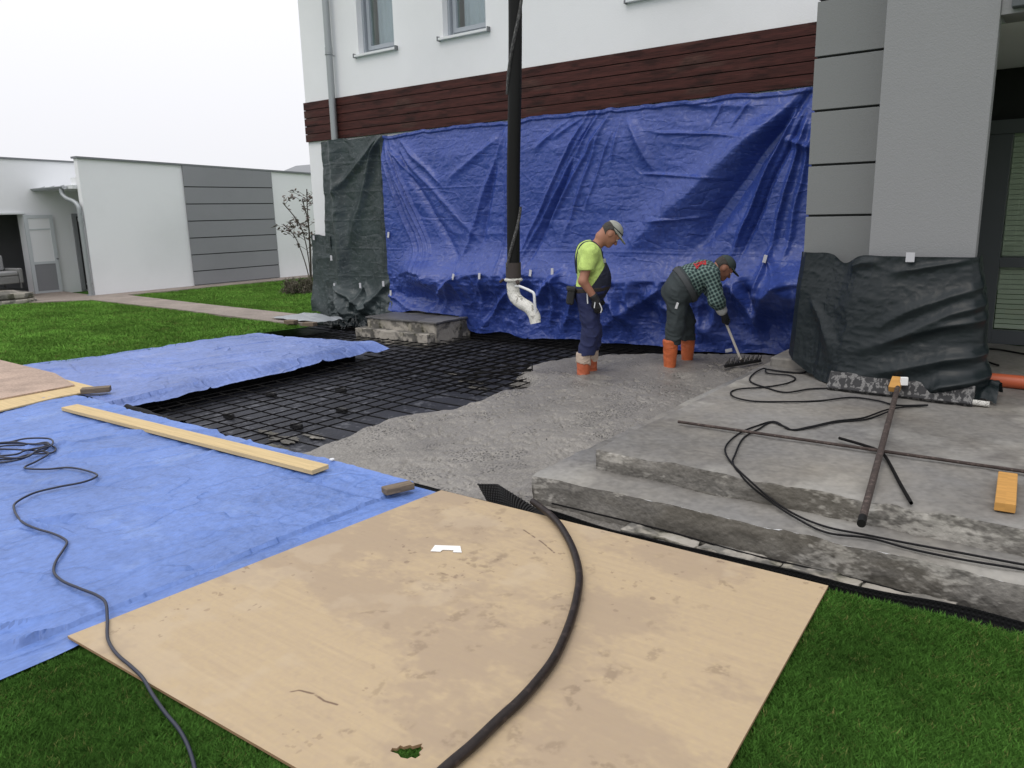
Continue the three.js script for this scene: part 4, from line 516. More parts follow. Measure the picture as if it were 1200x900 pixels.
// ---------------------------------------------------------------- bars, float and blocks on the terrace
{
  solo('steel_rod', triUV(bar([-2.18, 0.302, -4.69], [0.3, 0.302, -4.75], 0.0095, 10)), M.rust, 'long dark steel rod lying across the terrace', 'rod');
  solo('bent_bar', tube([[-1.19, 0.305, -4.85], [-1.05, 0.305, -4.785], [-0.94, 0.303, -4.72], [-0.87, 0.3, -4.6], [-0.72, 0.298, -4.2], [-0.62, 0.298, -3.94]], 0.009, 50, 7), M.wire, 'thin bent steel bar under the brown pole on the terrace', 'bar');
  const f = thing('bull_float', 'cement-splashed concrete float with a long brown pole lying on the terrace', 'concrete float', [0, 0, 0]);
  const bd = new RoundedBoxGeometry(1.0, 0.055, 0.15, 2, 0.006); bd.rotateX(0.9); bd.rotateY(-0.03); bd.translate(-1.15, 0.345, -6.28); part('board', triUV(bd), M.splash, f, 'dark board crusted with cement');
  part('bracket', triUV(new RoundedBoxGeometry(0.075, 0.05, 0.13, 2, 0.006).rotateX(0.5).translate(-1.155, 0.385, -6.225)), M.yellowWood, f, 'yellow wooden bracket'); const pole = part('pole', triUV(bar([-1.135, 0.37, -6.2], [-0.745, 0.312, -3.52], 0.018, 14)), M.rust, f); part('pole_end', bar([-0.7553, 0.3134, -3.59], [-0.744, 0.312, -3.515], 0.0192, 14), M.rubber, pole); part('clip', triUV(new RoundedBoxGeometry(0.05, 0.06, 0.03, 2, 0.004).rotateY(0.4).translate(-1.10, 0.415, -6.22)), M.paper, f);
  solo('white_stick', triUV(new RoundedBoxGeometry(0.44, 0.025, 0.03, 2, 0.004).rotateY(-0.03).translate(-1.07, 0.415, -6.33)), M.crust, 'pale cement-covered stick lying along the top of the concrete float', 'stick'); solo('pipe_end', bar([-0.68, 0.31, -6.24], [-0.55, 0.305, -6.245], 0.02, 14), M.crust, 'short pale pipe end sticking out right of the concrete float', 'pipe');
  const w = solo('wood_block', triUV(new RoundedBoxGeometry(0.085, 0.045, 0.5, 2, 0.005).translate(0, 0.0225, 0)), M.yellowWood, 'yellow-brown wood block lying at the right end of the terrace by the steel rod', 'wood block'); w.position.set(-0.27, 0.287, -4.33); w.rotation.y = 0.07;
  const op = thing('drain_pipe', 'orange plastic drain pipe coming out from under the black portal sheet', 'pipe', [0, 0, 0]); part('pipe', bar([-0.95, 0.335, -7.0], [1.2, 0.335, -7.02], 0.052, 28), M.orange, op); part('pipe_mouth', new THREE.TorusGeometry(0.05, 0.006, 8, 28).rotateY(Math.PI / 2).translate(1.2, 0.335, -7.02), M.orange, op);
}
// ---------------------------------------------------------------- the hanging concrete hose
{
  const t = thing('concrete_hose', 'thick black concrete pump hose hanging down in front of the blue tarp', 'hose', [0, 0, 0]), z = -6.6;
  part('hose', tube([[-4.84, 7.5, z], [-4.862, 5, z], [-4.878, 3.713, z], [-4.905, 2.9, z], [-4.945, 2.1, z], [-4.969, 1.25, z], [-4.973, 1.12, z]], 0.067, 80, 26), M.rubber, t);
  const sp = (y0, y1, a0, a1) => { const p = []; for (let i = 0; i <= 26; i++) { const y = mix(y0, y1, i / 26), a = mix(a0, a1, i / 26), cx = y > 3.713 ? mix(-4.878, -4.862, (y - 3.713) / 1.287) : y > 2.9 ? mix(-4.905, -4.878, (y - 2.9) / 0.813) : y > 2.1 ? mix(-4.945, -4.905, (y - 2.1) / 0.8) : mix(-4.969, -4.945, (y - 1.25) / 0.85); p.push(V(cx + 0.072 * Math.sin(a), y, z + 0.072 * Math.cos(a))); } return new THREE.TubeGeometry(new THREE.CatmullRomCurve3(p), 60, 0.017, 7); };
  part('safety_strap', sp(3.9, 2.85, 2.2, -1.0), M.splash, t, 'pale strap twisted round the hose'); part('safety_strap', sp(1.75, 1.13, 2.0, -0.5), M.splash, t, 'pale strap twisted round the hose');
  part('collar', bar([-4.973, 1.185, z], [-4.976, 1.03, z], 0.08, 26), mat([0.045, 0.035, 0.032], 0.7), t, 'dark brown rubber collar');
  const cl = part('clamp', new THREE.TorusGeometry(0.08, 0.018, 10, 30).rotateX(Math.PI / 2).translate(-4.976, 1.005, z), M.crust, t); part('clamp_lever', join([bar([-5.07, 1.01, z + 0.05], [-5.11, 0.98, z + 0.06], 0.014), bar([-4.89, 1.0, z + 0.05], [-4.87, 0.97, z + 0.06], 0.018)]), M.rust, cl);
  const cv = curve([[-4.978, 1.0, z], [-4.985, 0.93, z], [-4.955, 0.83, z + 0.01], [-4.86, 0.765, z + 0.02], [-4.765, 0.72, z + 0.02], [-4.705, 0.65, z + 0.02], [-4.685, 0.565, z + 0.02]]), eg = new THREE.TubeGeometry(cv, 60, 0.068, 26), P = eg.attributes.position;
  for (let i = 0; i < P.count; i++) { const k = Math.floor(i / 27) / 60, c = cv.getPointAt(k), s = mix(1, 0.86, k) + 0.09 * fb3(P.getX(i) * 14, P.getY(i) * 14, P.getZ(i) * 14, 3); P.setXYZ(i, c.x + (P.getX(i) - c.x) * s, c.y + (P.getY(i) - c.y) * s, c.z + (P.getZ(i) - c.z) * s); } eg.computeVertexNormals();
  part('outlet_elbow', triUV(eg), M.crust, t, 'white cement-crusted double elbow'); part('handle', tube([[-4.93, 0.945, z + 0.03], [-4.86, 0.945, z + 0.05], [-4.72, 0.905, z + 0.06], [-4.672, 0.875, z + 0.06], [-4.665, 0.8, z + 0.06], [-4.668, 0.68, z + 0.04]], 0.014, 50, 10), M.white, t, 'white bent rod handle');
}
solo('plastic_scrap', grid(40, 26, (u, v) => [mix(-11.05, -9.8, u) + 0.06 * vn2(v * 4, 2), 0.052 + 0.02 * (1 + ridge2(u * 4, v * 3, 2)), mix(-8.72 + 0.3 * u, -7.9, v) + 0.05 * vn2(u * 5, 3)]), mat([0.3, 0.32, 0.34], 0.4), 'crumpled grey wet plastic scrap at the end of the garden path', 'plastic scrap');
// ---------------------------------------------------------------- the white outbuilding
{
  const b = thing('outbuilding', 'low white flat-roofed outbuilding with a grey panelled wall section', 'outbuilding', [0, 0, 0]), X = -18.6;
  const prism = (pts, x0, x1) => { const g = new THREE.ExtrudeGeometry(new THREE.Shape(pts.map(([z, y]) => new THREE.Vector2(z, y))), { depth: x1 - x0, bevelEnabled: false }); const m = new THREE.Matrix4().makeBasis(V(0, 0, 1), V(0, 1, 0), V(-1, 0, 0)); g.applyMatrix4(m); g.translate(x1, 0, 0); return triUV(g); };
  part('wall', prism([[-8.6, -0.1], [-17, -0.1], [-17, 2.84], [-8.6, 3.1]], X - 0.16, X), M.plaster, b); part('rear_block', prism([[-10.6, -0.1], [-17, -0.1], [-17, 2.8], [-10.6, 2.98]], -20.58, X - 0.161), M.plaster, b);
  part('coping', prism([[-8.56, 3.102], [-17.04, 2.842], [-17.04, 2.885], [-8.56, 3.145]], X - 0.2, X + 0.05), M.capMetal, b); part('base_strip', bx(X, X + 0.012, -0.1, 0.035, -17, -8.6), M.joint, b);
  part('panel_backing', bx(X + 0.001, X + 0.014, 0.06, 2.93, -13.71, -11.1), M.joint, b);
  const ys = [0.06, 0.415, 0.83, 1.25, 1.67, 2.09, 2.51, 2.955]; for (let i = 0; i < 7; i++) part('panel', prism([[-13.7, ys[i] + 0.012], [-11.09, ys[i] + 0.012], [-11.09, i === 6 ? 3.02 : ys[i + 1] - 0.012], [-13.7, i === 6 ? 2.938 : ys[i + 1] - 0.012]], X + 0.015, X + 0.045), M.outPanel, b);
  // set-back wing on the left with the open doorway
  const XR = -20.6; const s = new THREE.Shape([[-10.59, -0.1], [-2, -0.1], [-2, 3.32], [-10.59, 3.11]].map(([z, y]) => new THREE.Vector2(z, y))); s.holes.push(new THREE.Path([[-8.1, 0.02], [-5.6, 0.02], [-5.6, 1.92], [-8.1, 1.92]].map(([z, y]) => new THREE.Vector2(z, y))));
  const g = new THREE.ExtrudeGeometry(s, { depth: 0.3, bevelEnabled: false }); g.applyMatrix4(new THREE.Matrix4().makeBasis(V(0, 0, 1), V(0, 1, 0), V(-1, 0, 0))); g.translate(XR, 0, 0);
  const w = part('wing_wall', triUV(g), M.plaster, b); part('coping', prism([[-10.59, 3.112], [-2, 3.322], [-2, 3.36], [-10.59, 3.15]], -21.2, XR + 0.04), M.capMetal, w);
  part('room', join([bx(-23.5, -23.4, -0.1, 3.05, -9.4, -2), bx(-23.39, XR - 0.301, -0.1, 0.01, -9.4, -2), bx(-23.39, XR - 0.301, 2.9, 3.05, -9.4, -2), bx(-23.39, XR - 0.301, 0.011, 2.89, -9.4, -9.2), bx(-23.39, XR - 0.301, 0.011, 2.89, -2.2, -2)]), M.plasterGrey, b);
  part('lintel_trim', bx(XR + 0.001, XR + 0.04, 1.925, 1.965, -8.15, -5.5), M.sill, w);
  const dl = part('open_door', join([bx(XR + 0.06, XR + 0.10, 0.03, 1.9, -8.72, -8.64), bx(XR + 0.06, XR + 0.10, 0.03, 1.9, -8.16, -8.08), bx(XR + 0.06, XR + 0.10, 1.82, 1.9, -8.639, -8.161), bx(XR + 0.06, XR + 0.10, 0.74, 0.8, -8.639, -8.161), bx(XR + 0.06, XR + 0.10, 0.03, 0.1, -8.639, -8.161), bx(XR + 0.06, XR + 0.10, 1.55, 1.58, -8.639, -8.161)]), mat([0.5, 0.53, 0.55], 0.5), b, 'open white-framed door leaf'); part('upper_panel', bx(XR + 0.07, XR + 0.09, 0.801, 1.819, -8.638, -8.162), M.white, dl); part('lower_panel', bx(XR + 0.07, XR + 0.09, 0.101, 0.739, -8.638, -8.162), M.outPanel, dl); part('handle', bar([XR + 0.1, 0.85, -8.69], [XR + 0.15, 0.85, -8.69], 0.02), M.capMetal, dl);
  const nd = part('narrow_door', bx(XR + 0.002, XR + 0.05, 0.02, 1.92, -9.43, -9.2), M.outPanel, b); part('gap', bx(XR + 0.051, XR + 0.06, 0.05, 1.85, -9.33, -9.29), M.dark, nd); for (const y of [1.3, 1.5]) part('hinge', bx(XR + 0.051, XR + 0.07, y, y + 0.1, -9.4, -9.35), M.capMetal, nd);
  const cn = part('canopy', bx(-20.59, -18.77, 2.45, 2.53, -10.5, -8.5), M.sill, b); part('canopy_end', bx(-19.02, -18.77, 2.531, 2.7, -8.9, -8.6), M.plaster, cn);
  const gut = grid(2, 14, (u, v) => [mix(-20.76, -19.0, u), 2.51 - 0.065 * Math.sin(v * Math.PI), -8.43 + 0.065 * Math.cos(v * Math.PI)]); part('gutter', gut, M.zinc, cn); part('gutter_rail', bar([-20.75, 2.5, -8.365], [-19.0, 2.5, -8.365], 0.012), M.zinc, cn); for (const x of [-20.7, -20.2, -19.7, -19.2]) part('gutter_bracket', bar([x, 2.5, -8.365], [x, 2.54, -8.52], 0.01), M.zinc, cn);
  part('downpipe', join([tube([[-19.15, 2.46, -8.42], [-19.12, 2.34, -8.42], [-19.0, 2.24, -8.45], [-18.78, 2.16, -8.5], [-18.66, 2.05, -8.52], [-18.64, 1.9, -8.52]], 0.05, 40, 16), bar([-18.64, 1.9, -8.52], [-18.64, 0.06, -8.52], 0.05, 16), bar([-18.64, 1.72, -8.52], [-18.64, 1.8, -8.52], 0.058, 16), bar([-18.64, 0.3, -8.52], [-18.64, 0.34, -8.52], 0.058, 16), bar([-18.64, 0.0, -8.52], [-18.64, 0.08, -8.52], 0.08, 16)]), M.zinc, b);
}
{ // stone deck, chair, far house, sapling, shrub
  const d = thing('stone_deck', 'low grey stone deck before the open doorway of the outbuilding', 'stone deck', [0, 0, 0]); const add = (x0, x1, y0, y1, z0, z1, n) => part(n, triUV(roughen(new THREE.BoxGeometry(x1 - x0, y1 - y0, z1 - z0, 24, 3, 30).translate((x0 + x1) / 2, (y0 + y1) / 2, (z0 + z1) / 2), 0.015, 5, y0)), M.oldConc, d); add(-20.5, -18.5, 0.0, 0.12, -7.3, -4, 'lower_slab'); add(-20.48, -18.55, 0.13, 0.25, -7.28, -4, 'upper_slab');
  const c = thing('wicker_chair', 'grey woven armchair standing in the dark doorway of the outbuilding', 'chair', [-20.1, 0.25, -7.25], 0.25), wm = mat([0.2, 0.2, 0.195], 0.8, { bumpMap: again(T.dots, 0.03, 0.03), bumpScale: 0.004 }), cu = mat([0.26, 0.26, 0.26], 0.9);
  const rb = (x0, x1, y0, y1, z0, z1, r) => bx(x0, x1, y0, y1, z0, z1, r); part('seat', rb(-0.3, 0.28, 0.12, 0.3, -0.24, 0.24, 0.03), wm, c); part('backrest', triUV(rb(-0.36, -0.26, 0.15, 0.72, -0.27, 0.27, 0.03)), wm, c); for (const s of [-1, 1]) part('armrest', rb(-0.32, 0.28, 0.12, 0.46, s * 0.3 - 0.05, s * 0.3 + 0.05, 0.03), wm, c); part('cushion', rb(-0.24, 0.29, 0.302, 0.4, -0.23, 0.23, 0.035), cu, c); part('back_cushion', rb(-0.255, -0.14, 0.41, 0.76, -0.22, 0.22, 0.04), cu, c); for (const x of [-0.3, 0.25]) for (const z of [-0.28, 0.28]) part('leg', bar([x, 0, z], [x, 0.13, z], 0.02), wm, c);
  const h = thing('distant_house', 'grey tiled roof of a house far behind the outbuilding', 'house', [-35.2, -0.15, -30.2]); part('wall', bx(-3, 3, 0, 3.4, -4, 4), M.plaster, h); const rs = new THREE.ExtrudeGeometry(new THREE.Shape([new THREE.Vector2(-4.4, 3.3), new THREE.Vector2(4.4, 3.3), new THREE.Vector2(0, 4.8)]), { depth: 6.6, bevelEnabled: false }); rs.rotateY(Math.PI / 2); rs.translate(-3.3, 0.001, 0); part('roof', rs, M.capMetal, h); part('chimney', bx(-0.3, 0.3, 4.3, 5.2, -1.2, -0.7), M.oldConc, h);
  seed = 808; const st = thing('sapling', 'young thin tree with sparse leaves beside the house corner', 'tree', [-15.35, 0, -12.2]), br = [], lv = [], bark = mat([0.06, 0.048, 0.038], 0.9), leaf = mat([0.12, 0.09, 0.075], 0.7, { side: THREE.DoubleSide, transparent: false });
  const leafAt = (p) => { const g = new THREE.SphereGeometry(1, 5, 4); g.scale(rr(0.04, 0.065), 0.005, rr(0.02, 0.032)); g.rotateZ(rr(-0.9, 0.9)); g.rotateX(rr(-0.8, 0.8)); g.rotateY(rr(0, 6.3)); g.translate(p.x + rr(-0.05, 0.05), p.y + rr(-0.04, 0.06), p.z + rr(-0.05, 0.05)); lv.push(g); };
  const stem = (q) => tube(q, 0.013, 30, 7), S0 = [[[0, 0, 0], [-0.02, 0.8, 0], [-0.12, 1.5, 0.08], [-0.42, 2.05, 0.3]], [[0.02, 0, 0], [0.06, 1.0, -0.03], [0.05, 1.8, -0.03], [0.06, 2.35, -0.05]], [[0, 0.1, 0], [-0.05, 0.7, 0.1], [-0.2, 1.25, 0.2], [-0.42, 1.55, 0.34]], [[0.01, 0.1, 0], [0.12, 0.9, 0.05], [0.2, 1.6, 0.1], [0.12, 2.1, 0.15]]];
  S0.forEach((q) => part('trunk', stem(q), bark, st));
  for (const q of S0) { const cc = curve(q); for (let i = 0; i < 9; i++) { const o = cc.getPoint(rr(0.35, 1)), a = rr(0, 6.283), L = rr(0.15, 0.45), m = V(o.x + Math.cos(a) * L * 0.5, o.y + L * 0.35, o.z + Math.sin(a) * L * 0.5), e = V(o.x + Math.cos(a) * L, o.y + L * 0.5, o.z + Math.sin(a) * L), w = [o, m, e]; br.push(tube(w, 0.005, 10, 5)); const c2 = new THREE.CatmullRomCurve3(w); for (let k = 0; k < 5; k++) leafAt(c2.getPoint(rr(0.3, 1.02))); } for (let k = 0; k < 9; k++) leafAt(cc.getPoint(rr(0.5, 1))); }
  part('branches', join(br), bark, st); const fo = part('foliage', join(lv), leaf, st); fo.userData.kind = 'stuff';
  const sh = thing('shrub', 'low dull brown-green shrub on the lawn below the sapling', 'shrub', [-14.5, 0, -11.25]), tw = [], sl = [];
  for (let i = 0; i < 240; i++) { const a = rr(0, 6.283), e = rr(0.05, 1.2), R = rr(0.22, 0.4), q = V(Math.cos(a) * R * 1.25 * Math.cos(e), R * 0.98 * Math.sin(e) + 0.03, Math.sin(a) * R * 1.25 * Math.cos(e)); tw.push(bar([q.x * 0.2, 0, q.z * 0.2], q.toArray(), 0.003, 4)); for (let k = 0; k < 6; k++) { const g = new THREE.ConeGeometry(0.008, rr(0.05, 0.1), 3); g.rotateX(rr(-0.9, 0.9)); g.rotateZ(rr(-0.9, 0.9)); g.translate(q.x + rr(-0.05, 0.05), q.y + rr(-0.06, 0.05), q.z + rr(-0.05, 0.05)); sl.push(g); } }
  part('stems', join(tw), bark, sh).userData.kind = 'stuff'; part('foliage', join(sl), mat([0.125, 0.11, 0.08], 0.9), sh).userData.kind = 'stuff';
}
// ---------------------------------------------------------------- people: one distance field per figure, meshed
function surfaceNets(f, lo, hi, h) {
  const n = [0, 1, 2].map((k) => Math.ceil((hi[k] - lo[k]) / h) + 1), [nx, ny, nz] = n, val = new Float32Array(nx * ny * nz), id = (i, j, k) => (k * ny + j) * nx + i;
  for (let k = 0; k < nz; k++) for (let j = 0; j < ny; j++) for (let i = 0; i < nx; i++) val[id(i, j, k)] = f(lo[0] + i * h, lo[1] + j * h, lo[2] + k * h);
  const vi = new Int32Array(nx * ny * nz).fill(-1), pos = [], idx = [], C = []; for (let c = 0; c < 8; c++) C.push([c & 1, (c >> 1) & 1, (c >> 2) & 1]);
  const E = []; for (let a = 0; a < 8; a++) for (let b = a + 1; b < 8; b++) { const d = a ^ b; if (d === 1 || d === 2 || d === 4) E.push([a, b]); }
  for (let k = 0; k < nz - 1; k++) for (let j = 0; j < ny - 1; j++) for (let i = 0; i < nx - 1; i++) {
    const v = C.map(([a, b, c]) => val[id(i + a, j + b, k + c)]); let m = 0; for (let c = 0; c < 8; c++) if (v[c] < 0) m |= 1 << c; if (m === 0 || m === 255) continue;
    let x = 0, y = 0, z = 0, q = 0; for (const [a, b] of E) if ((v[a] < 0) !== (v[b] < 0)) { const t = v[a] / (v[a] - v[b]); x += mix(C[a][0], C[b][0], t); y += mix(C[a][1], C[b][1], t); z += mix(C[a][2], C[b][2], t); q++; }
    vi[id(i, j, k)] = pos.length / 3; pos.push(lo[0] + (i + x / q) * h, lo[1] + (j + y / q) * h, lo[2] + (k + z / q) * h);
  }
  for (let k = 1; k < nz - 1; k++) for (let j = 1; j < ny - 1; j++) for (let i = 1; i < nx - 1; i++) {
    const s = val[id(i, j, k)] < 0, quad = (a, b, c, d, flip) => { if (a < 0 || b < 0 || c < 0 || d < 0) return; flip ? idx.push(a, c, b, a, d, c) : idx.push(a, b, c, a, c, d); };
    if (s !== val[id(i + 1, j, k)] < 0) quad(vi[id(i, j - 1, k - 1)], vi[id(i, j, k - 1)], vi[id(i, j, k)], vi[id(i, j - 1, k)], !s);
    if (s !== val[id(i, j + 1, k)] < 0) quad(vi[id(i - 1, j, k - 1)], vi[id(i - 1, j, k)], vi[id(i, j, k)], vi[id(i, j, k - 1)], !s);
    if (s !== val[id(i, j, k + 1)] < 0) quad(vi[id(i - 1, j - 1, k)], vi[id(i, j - 1, k)], vi[id(i, j, k)], vi[id(i - 1, j, k)], !s);
  }
  const nor = [], e = h * 0.6; for (let i = 0; i < pos.length; i += 3) { const [x, y, z] = [pos[i], pos[i + 1], pos[i + 2]], g = V(f(x + e, y, z) - f(x - e, y, z), f(x, y + e, z) - f(x, y - e, z), f(x, y, z + e) - f(x, y, z - e)).normalize(); nor.push(g.x, g.y, g.z); }
  const g = new THREE.BufferGeometry(); g.setAttribute('position', new THREE.Float32BufferAttribute(pos, 3)); g.setAttribute('normal', new THREE.Float32BufferAttribute(nor, 3)); g.setAttribute('uv', new THREE.Float32BufferAttribute(new Float32Array(pos.length / 3 * 2), 2)); g.setIndex(idx); return g;
}
const smin = (a, b, k) => { const q = Math.max(k - Math.abs(a - b), 0) / k; return Math.min(a, b) - q * q * k * 0.25; };
const cap = (A, B, ra, rb, sz = 1) => { const bx_ = B[0] - A[0], by = B[1] - A[1], bz = (B[2] - A[2]) * sz, L = bx_ * bx_ + by * by + bz * bz; return (x, y, z) => { const px = x - A[0], py = y - A[1], pz = (z - A[2]) * sz, t = clamp((px * bx_ + py * by + pz * bz) / L, 0, 1), dx = px - t * bx_, dy = py - t * by, dz = pz - t * bz; return Math.sqrt(dx * dx + dy * dy + dz * dz) - mix(ra, rb, t); }; };
const ell = (c, r, rot = 0) => { const cs = Math.cos(rot), sn = Math.sin(rot); return (x, y, z) => { const X = x - c[0], Y = y - c[1], px = X * cs + Y * sn, py = -X * sn + Y * cs, pz = z - c[2], k0 = Math.hypot(px / r[0], py / r[1], pz / r[2]), k1 = Math.hypot(px / (r[0] * r[0]), py / (r[1] * r[1]), pz / (r[2] * r[2])); return k1 < 1e-9 ? -Math.min(...r) : k0 * (k0 - 1) / k1; }; };
const uni = (l, k) => (x, y, z) => { let d = 9; for (const q of l) d = smin(d, q(x, y, z), k); return d; };
const off = (f, o) => (x, y, z) => f(x, y, z) - o;
const both = (f, g) => (x, y, z) => Math.max(f(x, y, z), g(x, y, z));
const folds = (f, a, s, sd) => (x, y, z) => { const d = f(x, y, z); return d > 0.06 || d < -0.06 ? d : d - a * ridge2(x * s + sd, y * s * 1.7 + z * s, 2); };
const noUV = (g) => triUV(g);
function headField(c, ax, part_) {                                 // head: ax = [forward x, y] of the face; the z axis runs to the person's right
  const [fx, fy] = ax, loc = (x, y, z) => { const X = x - c[0], Y = y - c[1]; return [X * fx + Y * fy, -X * fy + Y * fx, z - c[2]]; };
  const skull = uni([ell([-0.012, 0.035, 0], [0.098, 0.09, 0.077]), ell([0.03, -0.045, 0], [0.062, 0.078, 0.06]), cap([-0.035, -0.01, 0], [-0.05, -0.09, 0], 0.068, 0.058)], 0.05);
  const face = uni([skull, ell([0.068, -0.092, 0], [0.028, 0.026, 0.034]), cap([0.087, 0.0, 0], [0.109, -0.03, 0], 0.009, 0.015), cap([0.08, 0.022, -0.035], [0.08, 0.022, 0.035], 0.015, 0.015), ell([0.06, -0.03, 0.036], [0.025, 0.022, 0.02]), ell([0.06, -0.03, -0.036], [0.025, 0.022, 0.02])], 0.018);
  const lips = uni([cap([0.087, -0.062, -0.018], [0.087, -0.062, 0.018], 0.008, 0.008), cap([0.085, -0.075, -0.014], [0.085, -0.075, 0.014], 0.008, 0.008)], 0.003);
  const ears = uni([ell([-0.01, -0.005, 0.078], [0.024, 0.034, 0.011], 0.2), ell([-0.01, -0.005, -0.078], [0.024, 0.034, 0.011], 0.2)], 0.002);
  const sock = (X, Y, z) => Math.min(Math.hypot(X - 0.098, Y - 0.003, z - 0.032), Math.hypot(X - 0.098, Y - 0.003, z + 0.032)) - 0.017;
  const H = (X, Y, z) => { let d = smin(face(X, Y, z), lips(X, Y, z), 0.008); d = smin(d, ears(X, Y, z), 0.006); return -smin(-d, sock(X, Y, z), 0.01); };
  const hair = (X, Y, z) => Math.max(skull(X, Y, z) - 0.006 - 0.0025 * vn3(X * 90, Y * 90, z * 90), X - 0.045 + 0.4 * Math.max(0, 0.06 - Y), -(Y + 0.055 - 0.5 * Math.max(0, -X - 0.03)), 0.05 - Math.hypot(X + 0.008, Y + 0.012, (Math.abs(z) - 0.08) * 2));
  const dome = ell([-0.008, 0.048, 0], [0.109, 0.09, 0.089]), dome2 = ell([-0.008, 0.042, 0], [0.1, 0.078, 0.08]), capF = (X, Y, z) => { const d = Math.max(dome(X, Y, z), -dome2(X, Y, z), 0.045 - Y - 0.1 * X + 0.02 * (X < 0 ? 1 : 0) * sst(0, -0.08, X)), cv = Y - 0.052 + 0.9 * z * z + 0.14 * (X - 0.09), br = Math.max(Math.hypot((X - 0.085) / 0.095, z / 0.076) * 0.08 - 0.08, Math.abs(cv) - 0.0055, 0.06 - X); return smin(d, br, 0.006); };
  const W = (f) => (x, y, z) => { const [X, Y, Z] = loc(x, y, z); return f(X, Y, Z); };
  return { head: W(H), hair: W(hair), cap: W(capF), at: (X, Y, z) => [c[0] + X * fx - Y * fy, c[1] + X * fy + Y * fx, c[2] + z], c };
}
function handField(w, a, n, s, curl, side = 1) {                   // wrist, finger direction, palm direction, thumb direction
  const A = V(...a).normalize(), N = V(...n).addScaledVector(A, -V(...n).dot(A)).normalize(), S = V().crossVectors(A, N).multiplyScalar(side), P = (p, q, r) => V(...w).addScaledVector(A, p).addScaledVector(S, q).addScaledVector(N, r).toArray(), L = [];
  L.push(cap(P(0, 0, 0), P(0.03, 0, 0), 0.027, 0.03)); for (const q of [-0.027, -0.009, 0.009, 0.027]) L.push(cap(P(0.02, q * 0.7, 0), P(0.085, q, 0), 0.017, 0.014));
  const palm = uni(L, 0.02), F = [];
  [[-0.029, 0.058], [-0.010, 0.075], [0.010, 0.08], [0.029, 0.072]].forEach(([q, len], i) => { let p = 0.084, r = 0, an = 0; for (let k = 0; k < 3; k++) { an += curl * (k ? 1.05 : 0.8) + i * 0.03; const l = len * [0.45, 0.32, 0.23][k], p2 = p + Math.cos(an) * l, r2 = r + Math.sin(an) * l; F.push(cap(P(p, q * (1 + 0.05 * k), r), P(p2, q * (1 + 0.05 * (k + 1)), r2), 0.0105 - k * 0.0012, 0.0095 - k * 0.0012)); p = p2; r = r2; } });
  F.push(cap(P(0.025, 0.028, 0.006), P(0.06, 0.05, 0.024), 0.014, 0.011), cap(P(0.06, 0.05, 0.024), P(0.088, 0.046, 0.045), 0.011, 0.009));
  const fin = F; return (x, y, z) => { let d = 9; for (const f of fin) d = Math.min(d, f(x, y, z)); return smin(palm(x, y, z), d, 0.007); };
}
const skin = mat([0.36, 0.165, 0.105], 0.55), hairM = mat([0.05, 0.045, 0.04], 0.9), eyeM = mat([0.6, 0.58, 0.55], 0.3), irisM = mat([0.03, 0.02, 0.015], 0.3);
function eyes(hd, p) { for (const s of [-1, 1]) { part('eye', new THREE.SphereGeometry(0.0115, 14, 10).translate(...hd.at(0.0855, 0.002, s * 0.032)), eyeM, p); part('iris', new THREE.SphereGeometry(0.005, 10, 8).translate(...hd.at(0.0945, -0.001, s * 0.032)), irisM, p); } }
const box6 = (c, r) => [c.map((q) => q - r), c.map((q) => q + r)];

